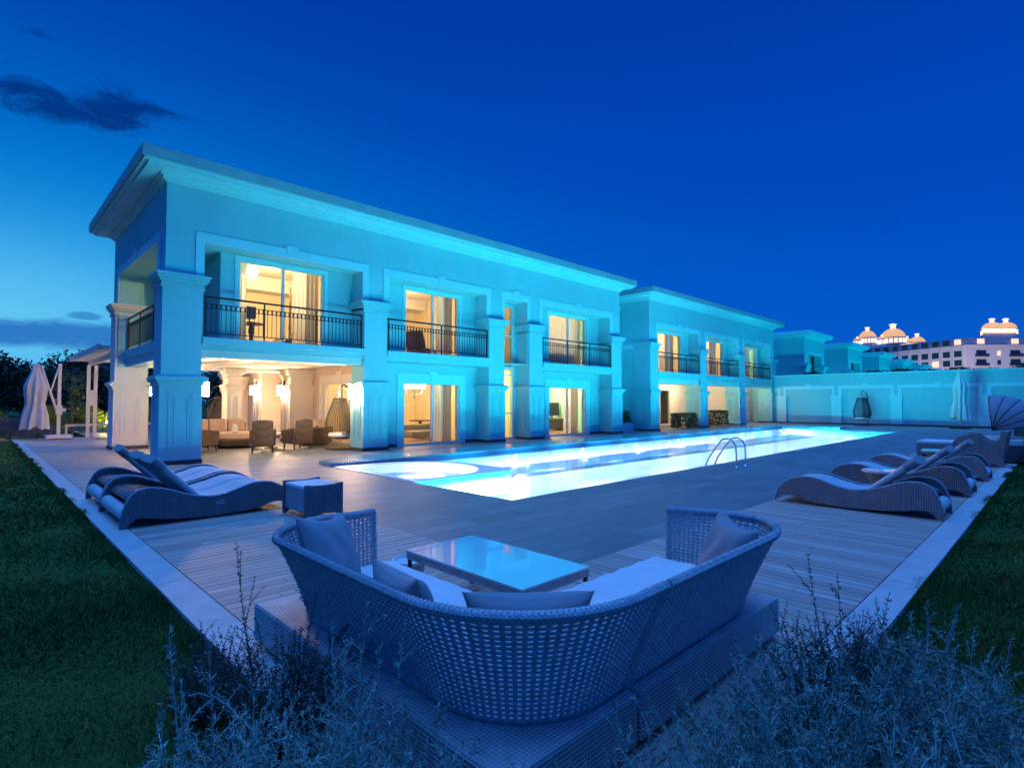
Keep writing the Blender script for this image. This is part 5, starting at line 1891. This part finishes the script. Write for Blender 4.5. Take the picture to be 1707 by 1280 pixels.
MB().box(-1.0, 1.0, 0, .8, .05, .45).build('seat', M['wood'], t, bevel=.05)
MB().box(-1.0, 1.0, -.12, .1, .05, .86).build('backrest', M['wood'], t, bevel=.05)
t = thing('television', 'black flat television on a brown cabinet behind the right end glass door', 'television', (21.2, 18.6, .68))
MB().box(-.55, .55, -.02, .03, .12, .78).build('screen', M['screen'], t, bevel=.006)
b = MB(); b.box(-.05, .05, -.03, .03, .01, .12); b.box(-.2, .2, -.1, .1, 0, .012); b.build('stand', M['darkmetal'], t)
t = thing('cabinet', 'low brown cabinet under the television behind the right end glass door', 'cabinet', (20.85, 18.6, .02))
MB().box(-1.1, 1.1, -.25, .25, .1, .62).build('body', M['wood'], t)
MB().box(-1.13, 1.13, -.27, .27, .62, .655).build('top', M['curtain'], t)
for x in (-1.05, 1.05):
    for y in (-.2, .2): MB().box(x - .03, x + .03, y - .03, y + .03, 0, .1).build('leg', M['wood'], t)
t = thing('sofa', 'low patterned sofa behind the glass door nearest the terrace', 'sofa', (12.6, 17.7, .02))
MB().box(-.8, .8, -.3, .35, .1, .38).build('seat', M['curtain_grey'], t, bevel=.05)
MB().box(-.8, .8, .22, .4, .3, .62).build('backrest', M['curtain_grey'], t, bevel=.05)
# dining chairs in the second villa's loggia
def dining_chair(label, loc, rz):
    t = thing('dining_chair', label, 'chair', loc, rz, 'covered dining chairs in the second villa')
    b = MB(); b.prism([(-.25, 0), (.25, 0), (.24, .48), (-.24, .48)], 'y', -.24, .24); b.build('seat', M['curtain'], t, bevel=.02)
    b = MB(); b.prism([(-.25, .02), (-.17, .02), (-.22, 1.02), (-.32, 1.02)], 'y', -.245, .245); b.build('backrest', M['curtain'], t, bevel=.02)
    return t
for k, (x, y, a, n) in enumerate(((27.0, 16.6, 90, 'leftmost'), (27.8, 16.7, 80, 'second from the left'), (29.2, 17.5, 180, 'at the right end'), (28.6, 18.2, -90, 'on the far side'))):
    dining_chair('cream covered dining chair of the second villa, %s at the table' % n, (x, y, 0), R_(a))
t = thing('dining_table', 'round dining table among cream covered chairs in the second villa', 'table', (28.2, 17.5, 0))
MB().lathe([(.55, .70), (.55, .74), (.0, .742)], n=30).build('top', M['curtain'], t)
MB().lathe([(.3, 0), (.28, .03), (.06, .08), (.06, .69)], n=16).build('pedestal', M['wood'], t, smooth=True)
# ------------------------------------------------------------------ plants
def leaf_mesh(name, P, D, L, Wd, material, parent=None, curl=.15):
    """kite-shaped leaves: base points, directions, lengths, widths"""
    P, D = np.asarray(P, float), np.asarray(D, float)
    n = len(P)
    D = D / np.linalg.norm(D, axis=1, keepdims=True)
    r = rng.normal(size=(n, 3))
    S = np.cross(D, r)
    S /= np.linalg.norm(S, axis=1, keepdims=True) + 1e-9
    Nn = np.cross(D, S)
    L = np.broadcast_to(np.asarray(L, float), (n,))[:, None]
    Wd = np.broadcast_to(np.asarray(Wd, float), (n,))[:, None]
    v = np.empty((n, 4, 3))
    v[:, 0] = P
    v[:, 1] = P + D * L * .5 + S * Wd * .5 + Nn * L * curl * .4
    v[:, 2] = P + D * L + Nn * L * -curl
    v[:, 3] = P + D * L * .5 - S * Wd * .5 + Nn * L * curl * .4
    me = bpy.data.meshes.new(name)
    me.vertices.add(n * 4)
    me.vertices.foreach_set('co', v.ravel())
    me.loops.add(n * 4)
    me.loops.foreach_set('vertex_index', np.arange(n * 4))
    me.polygons.add(n)
    me.polygons.foreach_set('loop_start', np.arange(n) * 4)
    me.polygons.foreach_set('loop_total', np.full(n, 4))
    me.update()
    me.validate()
    me.materials.append(material)
    o = bpy.data.objects.new(name, me)
    COL.objects.link(o)
    if parent is not None: o.parent = parent
    return o

def shrub(label, loc, h, r, nst, kind, group, rz=0., dense=1., tall=0):
    """silver or olive leaved sub-shrub of many thin leafy stems"""
    t = thing('shrub', label, 'shrub', loc, rz, group)
    st = MB()
    P, D, L, Wd = [], [], [], []
    for k in range(nst):
        a = random.uniform(0, 2 * PI)
        q = random.random() ** .6
        hh = h * random.uniform(.55, 1.0) * (1 - .25 * q)
        if k < tall: hh = h * random.uniform(1.1, 1.45); q *= .6
        b0 = Vector((math.cos(a) * r * .25 * q, math.sin(a) * r * .25 * q, -.05))
        tip = Vector((math.cos(a) * r * q + random.gauss(0, .05), math.sin(a) * r * q + random.gauss(0, .05), hh))
        mid = b0.lerp(tip, .5) + Vector((math.cos(a), math.sin(a), 0)) * r * .10 * random.uniform(-.3, 1.2) + Vector((random.gauss(0, .02), random.gauss(0, .02), 0))
        pts = []
        m = 7
        for i in range(m):
            u = i / (m - 1)
            pts.append(b0 * (1 - u) ** 2 + mid * 2 * u * (1 - u) + tip * u * u)
        st.tube(pts, [.0030 - .0020 * i / (m - 1) for i in range(m)], 4, cap=False)
        def leafy(pts, step, la, u0=.18):
            m = len(pts)
            tot = sum((pts[i + 1] - pts[i]).length for i in range(m - 1))
            n = int(tot / step)
            for i in range(n):
                u = u0 + (1 - u0) * (i + random.random()) / n
                f = u * (m - 1)
                j = min(int(f), m - 2)
                p = pts[j].lerp(pts[j + 1], f - j)
                tg = (pts[j + 1] - pts[j]).normalized()
                for s in range(2 if kind == 'silver' else 2):
                    rd = Vector((random.gauss(0, 1), random.gauss(0, 1), random.gauss(0, 1)))
                    rd = (rd - tg * rd.dot(tg)).normalized()
                    P.append(p); D.append(tg * (.75 if kind == 'silver' else .6) + rd * .8)
                    l = la * random.uniform(.6, 1.25) * (1.05 - .35 * u)
                    L.append(l); Wd.append(l * (.26 if kind == 'silver' else .42))
        step = (.012 if kind == 'silver' else .017) / dense
        la = .031 if kind == 'silver' else .022
        leafy(pts, step, la)
        for j in range(random.randint(4, 8)):
            u = random.uniform(.25, .85)
            f = u * (m - 1); i = int(f)
            p = pts[i].lerp(pts[i + 1], f - i)
            a2 = random.uniform(0, 2 * PI)
            e = p + Vector((math.cos(a2) * .09, math.sin(a2) * .09, random.uniform(.02, .12))) * random.uniform(.5, 1.4) * (h / .6)
            q2 = [p, p.lerp(e, .5) + Vector((0, 0, .01)), e]
            st.tube(q2, [.0016, .0013, .0007], 4, cap=False)
            leafy(q2, step * 1.05, la * .8, .1)
    st.build('stem', M['stem'] if kind == 'silver' else M['bark'], t)
    leaf_mesh('foliage', P, D, L, Wd, M['leaf_silver'] if kind == 'silver' else M['leaf_olive'], t)
    return t
GF = 'silver shrubs in the bed in front of the sofa'
S1 = shrub('silver-leaved shrub with long bare shoots, left foreground beside the lawn', (.55, 1.75, 0), .58, .56, 66, 'silver', GF, tall=7)
S2 = shrub('dense silver-leaved shrub in the right foreground', (1.95, .55, 0), .48, .58, 66, 'silver', GF, tall=7)
O1 = shrub('dark olive-leaved shrub against the deck in front of the left end of the sofa', (.98, 2.45, 0),   .60, .40, 60, 'olive', 'olive shrubs beside the sofa', tall=2)
lab = ['silver-leaved shrub at the lower left corner of the picture', 'silver-leaved shrub behind the left foreground one, touching the sofa base', 'low silver-leaved shrub in the left foreground bed', 'silver-leaved shrub just left of the sofa corner', 'silver-leaved shrub at the foot of the sofa corner']
for k, (x, y, s, a) in enumerate(((.36, 1.30, .95, 40), (.92, 1.75, .9, 140), (.62, 1.28, .85, 220), (.97, 1.28, .75, 300), (1.0, 1.0, .62, 80))):
    o = dup(S1, (x, y, 0), R_(a), lab[k], GF)
    o.scale = (s, s, s)
lab = ['silver-leaved shrub at the lower right corner of the picture', 'silver-leaved shrub right of the middle foreground, in front of the sofa base', 'silver-leaved shrub farther right beside the right lawn', 'silver-leaved shrub at the right edge of the foreground bed', 'silver-leaved shrub in front of the right sofa piece', 'low silver-leaved shrub in the right foreground bed', 'silver-leaved shrub where the right lawn meets the deck', 'silver-leaved shrub just right of the sofa corner', 'silver-leaved shrub below the seam of the two sofa pieces', 'spreading silver-leaved shrub between the sofa base and the right group', 'spreading silver-leaved shrub below the right sofa piece', 'low silver-leaved shrub at the bottom edge right of centre']
for k, (x, y, s, a) in enumerate(((1.75, .12, 1.05, 30), (1.40, .80, .8, 100), (2.75, .30, 1.0, 170), (2.35, -.1, 1.05, 250), (1.72, .84, .75, 330), (1.35, .38, .85, 60), (3.25, .55, .85, 210), (1.22, .98, .62, 15), (1.55, .86, .85, 75), (1.98, .70, 1.0, 135), (2.3, .66, 1.0, 200), (1.15, .62, .85, 280))):
    o = dup(S2, (x, y, 0), R_(a), lab[k], GF)
    o.scale = (s, s, s * 1.05)
lab = ['dark olive-leaved shrub against the deck right of the sofa end', 'dark olive-leaved shrub in front of the right end of the sofa', 'small dark olive-leaved shrub rising behind the left foreground bed']
for k, (x, y, s, a) in enumerate(((2.95, .76, .95, 50), (2.5, .74, .9, 160), (.86, 2.95, .7, 250))):
    o = dup(O1, (x, y, 0), R_(a), lab[k], 'olive shrubs beside the sofa')
    o.scale = (s, s, s)
structure(MB().add([(.25, -.9, -.03), (3.7, -.9, -.03), (3.7, .86, -.028), (1.08, .86, -.028), (1.08, 2.9, -.03), (.7, 2.7, -.03), (.35, 1.8, -.03)], [(0, 1, 2, 3), (0, 3, 4, 5, 6)]), 'planting_bed', M['soil'])

# trees: tapered trunk, limbs, and a crown of leaf clumps with gaps
def tree(name, label, loc, h, r, group, material='leaf_dark', ncl=70, per=70, ls=.34, trunk=.22, cb=.28, flat=.7):
    t = thing(name, label, 'tree', loc, random.uniform(0, 6), group)
    b = MB()
    b.tube([(0, 0, -.2), (.05, .02, h * .2), (.0, .1, h * .5), (.1, 0, h * .85)], [trunk, trunk * .8, trunk * .5, trunk * .12], 8)
    P, D, L = [], [], []
    for k in range(ncl):
        a = random.uniform(0, 2 * PI)
        q = random.random() ** .5
        z = cb + (1 - cb) * random.random()
        rr = r * q * math.sqrt(max(.05, 1 - ((z - cb - .3 * (1 - cb)) / (.75 * (1 - cb))) ** 2)) * random.uniform(.75, 1.15)
        c = Vector((rr * math.cos(a), rr * math.sin(a), z * h))
        if k % 5 == 0:
            s = Vector((0, .05, h * max(.15, z - .25)))
            b.tube([s, s.lerp(c, .6) + Vector((0, 0, -.05 * h)), c], [trunk * .35, trunk * .2, trunk * .05], 5, cap=False)
        cr = r * random.uniform(.16, .32)
        pts = rng.normal(size=(per, 3))
        pts /= np.linalg.norm(pts, axis=1, keepdims=True)
        pts *= (rng.random((per, 1)) ** .4) * cr
        pts[:, 2] *= flat
        P.append(pts + np.array(c)); D.append(pts * .6 + rng.normal(size=(per, 3)) * cr * .5); L.append(rng.uniform(.6, 1.3, per) * ls)
    b.build('trunk', M['bark'], t, smooth=True)
    P, D, L = np.concatenate(P), np.concatenate(D), np.concatenate(L)
    leaf_mesh('crown', P, D, L, L * .6, M[material], t)
    return t
GT = 'dark trees beyond the left end of the garden'
T1 = tree('broadleaf_tree', 'dark broad tree at the left edge beyond the closed parasol', (-4.2, 55, -.3), 6.2, 4.2, GT, ncl=90, per=80)
T2 = tree('broadleaf_tree', 'dark rounded tree behind the pergola posts', (6.6, 56, -.3), 5.4, 4., GT, ncl=80, per=80)
more = [(T2, -.2, 62, 1.0, 'dark tree between the left edge tree and the parasol'), (T1, 3.2, 68, .82, 'dark low tree behind the parasol pole'), (T2, 10.5, 60, .95, 'dark tree seen through the terrace beside the front column'),
        (T1, 14.5, 66, .9, 'dark tree seen through the rear of the terrace'), (T1, -10., 60, 1.05, 'dark broad tree beyond the left edge of the picture'), (T2, 19., 62, .9, 'dark tree hidden mostly behind the terrace columns'),
        (T1, 9., 78, 1., 'tall dark tree farther back behind the pergola'), (T2, 1.4, 80, 1.05, 'distant dark tree left of the pergola'), (T1, -6.5, 82, 1.1, 'distant dark tree at the far left')]
for o, x, y, s, l in more:
    c = dup(o, (x, y, -.3), random.uniform(0, 6), l, GT)
    c.scale = (s, s, s * random.uniform(.9, 1.05))
tree('young_tree', 'thin young tree with sparse leaves between the parasol and the pergola', (3.3, 32.5, 0), 2.9, 1.1, None, 'leaf_mid', 34, 26, .11, .05, .35)
# low planting: lavender mounds, hedge, uplit shrubs
def mound(label, loc, h, r, material, group, n=2200, ls=.09, cat='shrub', name='shrub', wr=.35):
    t = thing(name, label, cat, loc, random.uniform(0, 6), group)
    a = rng.uniform(0, 2 * PI, n)
    q = rng.random(n) ** .5
    z = rng.random(n) ** .7
    f = np.sqrt(np.maximum(0, 1 - (z * .95) ** 2)) * (1 + .16 * np.sin(a * 5 + z * 4))
    P = np.stack([np.cos(a) * q * f * r, np.sin(a) * q * f * r, z * h * (1 + .12 * np.sin(a * 3))], 1)
    D = np.stack([np.cos(a) * .7, np.sin(a) * .7, .7 + 0 * a], 1) + rng.normal(size=(n, 3)) * .5
    L = rng.uniform(.6, 1.3, n) * ls
    leaf_mesh('foliage', P, D, L, L * wr, M[material], t)
    b = MB()
    for k in range(9):
        a_ = k * .7
        b.tube([(0, 0, -.05), (math.cos(a_) * r * .3, math.sin(a_) * r * .3, h * .4), (math.cos(a_) * r * .6, math.sin(a_) * r * .6, h * .75)], [.02, .014, .005], 5, cap=False)
    b.build('stem', M['bark'], t)
    return t
GLV = 'lavender mounds along the far left lawn edge'
L1 = mound('grey lavender mound at the far left end of the lawn, nearest the deck', (1.0, 29.9, 0), .7, .75, 'leaf_lav', GLV, 2600, .12, wr=.22)
for k, (x, y, s) in enumerate(((.0, 30.1, 1.05), (-1.1, 30.0, 1.1), (-2.3, 29.6, 1.0), (1.9, 30.6, .9), (-3.5, 29.3, 1.1), (-.9, 27.6, .8))):
    dup(L1, (x, y, 0), k * 1.1, 'grey lavender mound, %s from the deck along the far lawn edge' % ('second third fourth fifth sixth seventh'.split()[k]), GLV).scale = (s, s, s)
GH = 'bright green uplit shrubs behind the left rail'
U1 = mound('bright green uplit shrub behind the low rail, left of the pergola posts', (2.4, 33.3, 0), 1.15, .8, 'leaf_lime', GH, 2000, .16)
for k, (x, y, s) in enumerate(((4.0, 33.8, 1.05), (5.3, 33.6, .95), (6.8, 34.2, 1.1), (.3, 33.9, 1.0), (-1.2, 34.4, 1.1), (8.4, 34.5, 1.0))):
    dup(U1, (x, y, 0), k * 1.3, 'bright green uplit shrub, %s from the parasol behind the low rail' % ('second third fourth fifth sixth seventh'.split()[k]), GH).scale = (s, s, s)
for k, (x, y) in enumerate(((1.55, 30.9), (4.6, 32.6), (-.6, 33.2))):
    t = thing('garden_light', 'small yellow garden spike light among the shrubs, %s' % ('left of the closed parasol', 'below the pergola shrubs', 'near the left edge')[k], 'garden light', (x, y, 0), 0, 'small garden spike lights')
    MB().tube([(0, 0, -.05), (0, 0, .45)], .012, 6).build('spike', M['darkmetal'], t)
    MB().lathe([(.03, .45), (.05, .47), (.05, .58), (.0, .60)], n=12).build('lens', M['garden_lamp'], t)
    light('garden_spot', 'POINT', (x, y + .3, .75), (1., .75, .15), 90., shadow_soft_size=.05)
# clipped hedges and planters by the second villa
def hedge(label, loc, sx, sy, h, group):
    t = thing('hedge', label, 'hedge', loc, 0, group)
    n = 2600
    P = rng.uniform(-.5, .5, (n, 3)) * np.array([sx, sy, h]) + np.array([0, 0, h / 2 + .05])
    k = rng.integers(0, 3, n)
    for ax, s in ((0, sx), (1, sy)):
        m = k == ax
        P[m, ax] = np.sign(P[m, ax]) * s / 2
    m = k == 2
    P[m, 2] = h + .05
    L = rng.uniform(.06, .13, n)
    leaf_mesh('foliage', P, rng.normal(size=(n, 3)) + np.array([0, -.3, .6]), L, L * .6, M['leaf_mid'], t)
    b = MB()
    for q in range(5):
        x = (q - 2) * sx * .2
        b.tube([(x, 0, -.02), (x + .03, .02, h * .9)], [.02, .008], 5)
    b.build('stem', M['bark'], t)
    return t
hedge('clipped dark hedge in front of the dining chairs of the second villa', (28.9, 15.35, 0), 1.9, .6, .75, 'clipped hedges by the second villa')
hedge('clipped hedge beside the far pool ladder at the second villa', (33.3, 15.5, 0), 2.1, .6, .85, 'clipped hedges by the second villa')
t = thing('planter', 'low white planter with leafy plants in the gap between the villas', 'planter', (23.5, 16.3, 0))
b = MB(); b.wall('y', -.35, .35, -1.15, 1.2, 0, .42); b.build('box', M['wall'], t, bevel=.01)
n = 1500
P = rng.uniform(-1, 1, (n, 3)) * np.array([1.05, .3, .28]) + np.array([0, 0, .68])
L = rng.uniform(.1, .2, n)
leaf_mesh('foliage', P, rng.normal(size=(n, 3)) + np.array([0, 0, .8]), L, L * .4, M['leaf_mid'], t)
# planting along the top of the far garden wall
GW = 'trailing plants along the top of the garden wall'
W1 = mound('trailing dark plant on top of the far wall, leftmost of the row', (43.2, 12.8, 3.0), .55, 1.0, 'leaf_dark', GW, 900, .16, cat='plant', name='plant')
for k in range(11):
    dup(W1, (43.1 + .2 * (k % 3), 10.6 - k * 1.5, 3.0), k * 1.7, 'trailing dark plant on top of the far wall, %s from the left' % ('second third fourth fifth sixth seventh eighth ninth tenth eleventh twelfth'.split()[k]), GW).scale = (1, 1, .8 + .3 * ((k * 7) % 5) / 5)
structure(MB().box(42.06, 44.5, -14, 14.95, 2.6, 3.0), 'planting_bed', M['soil'])
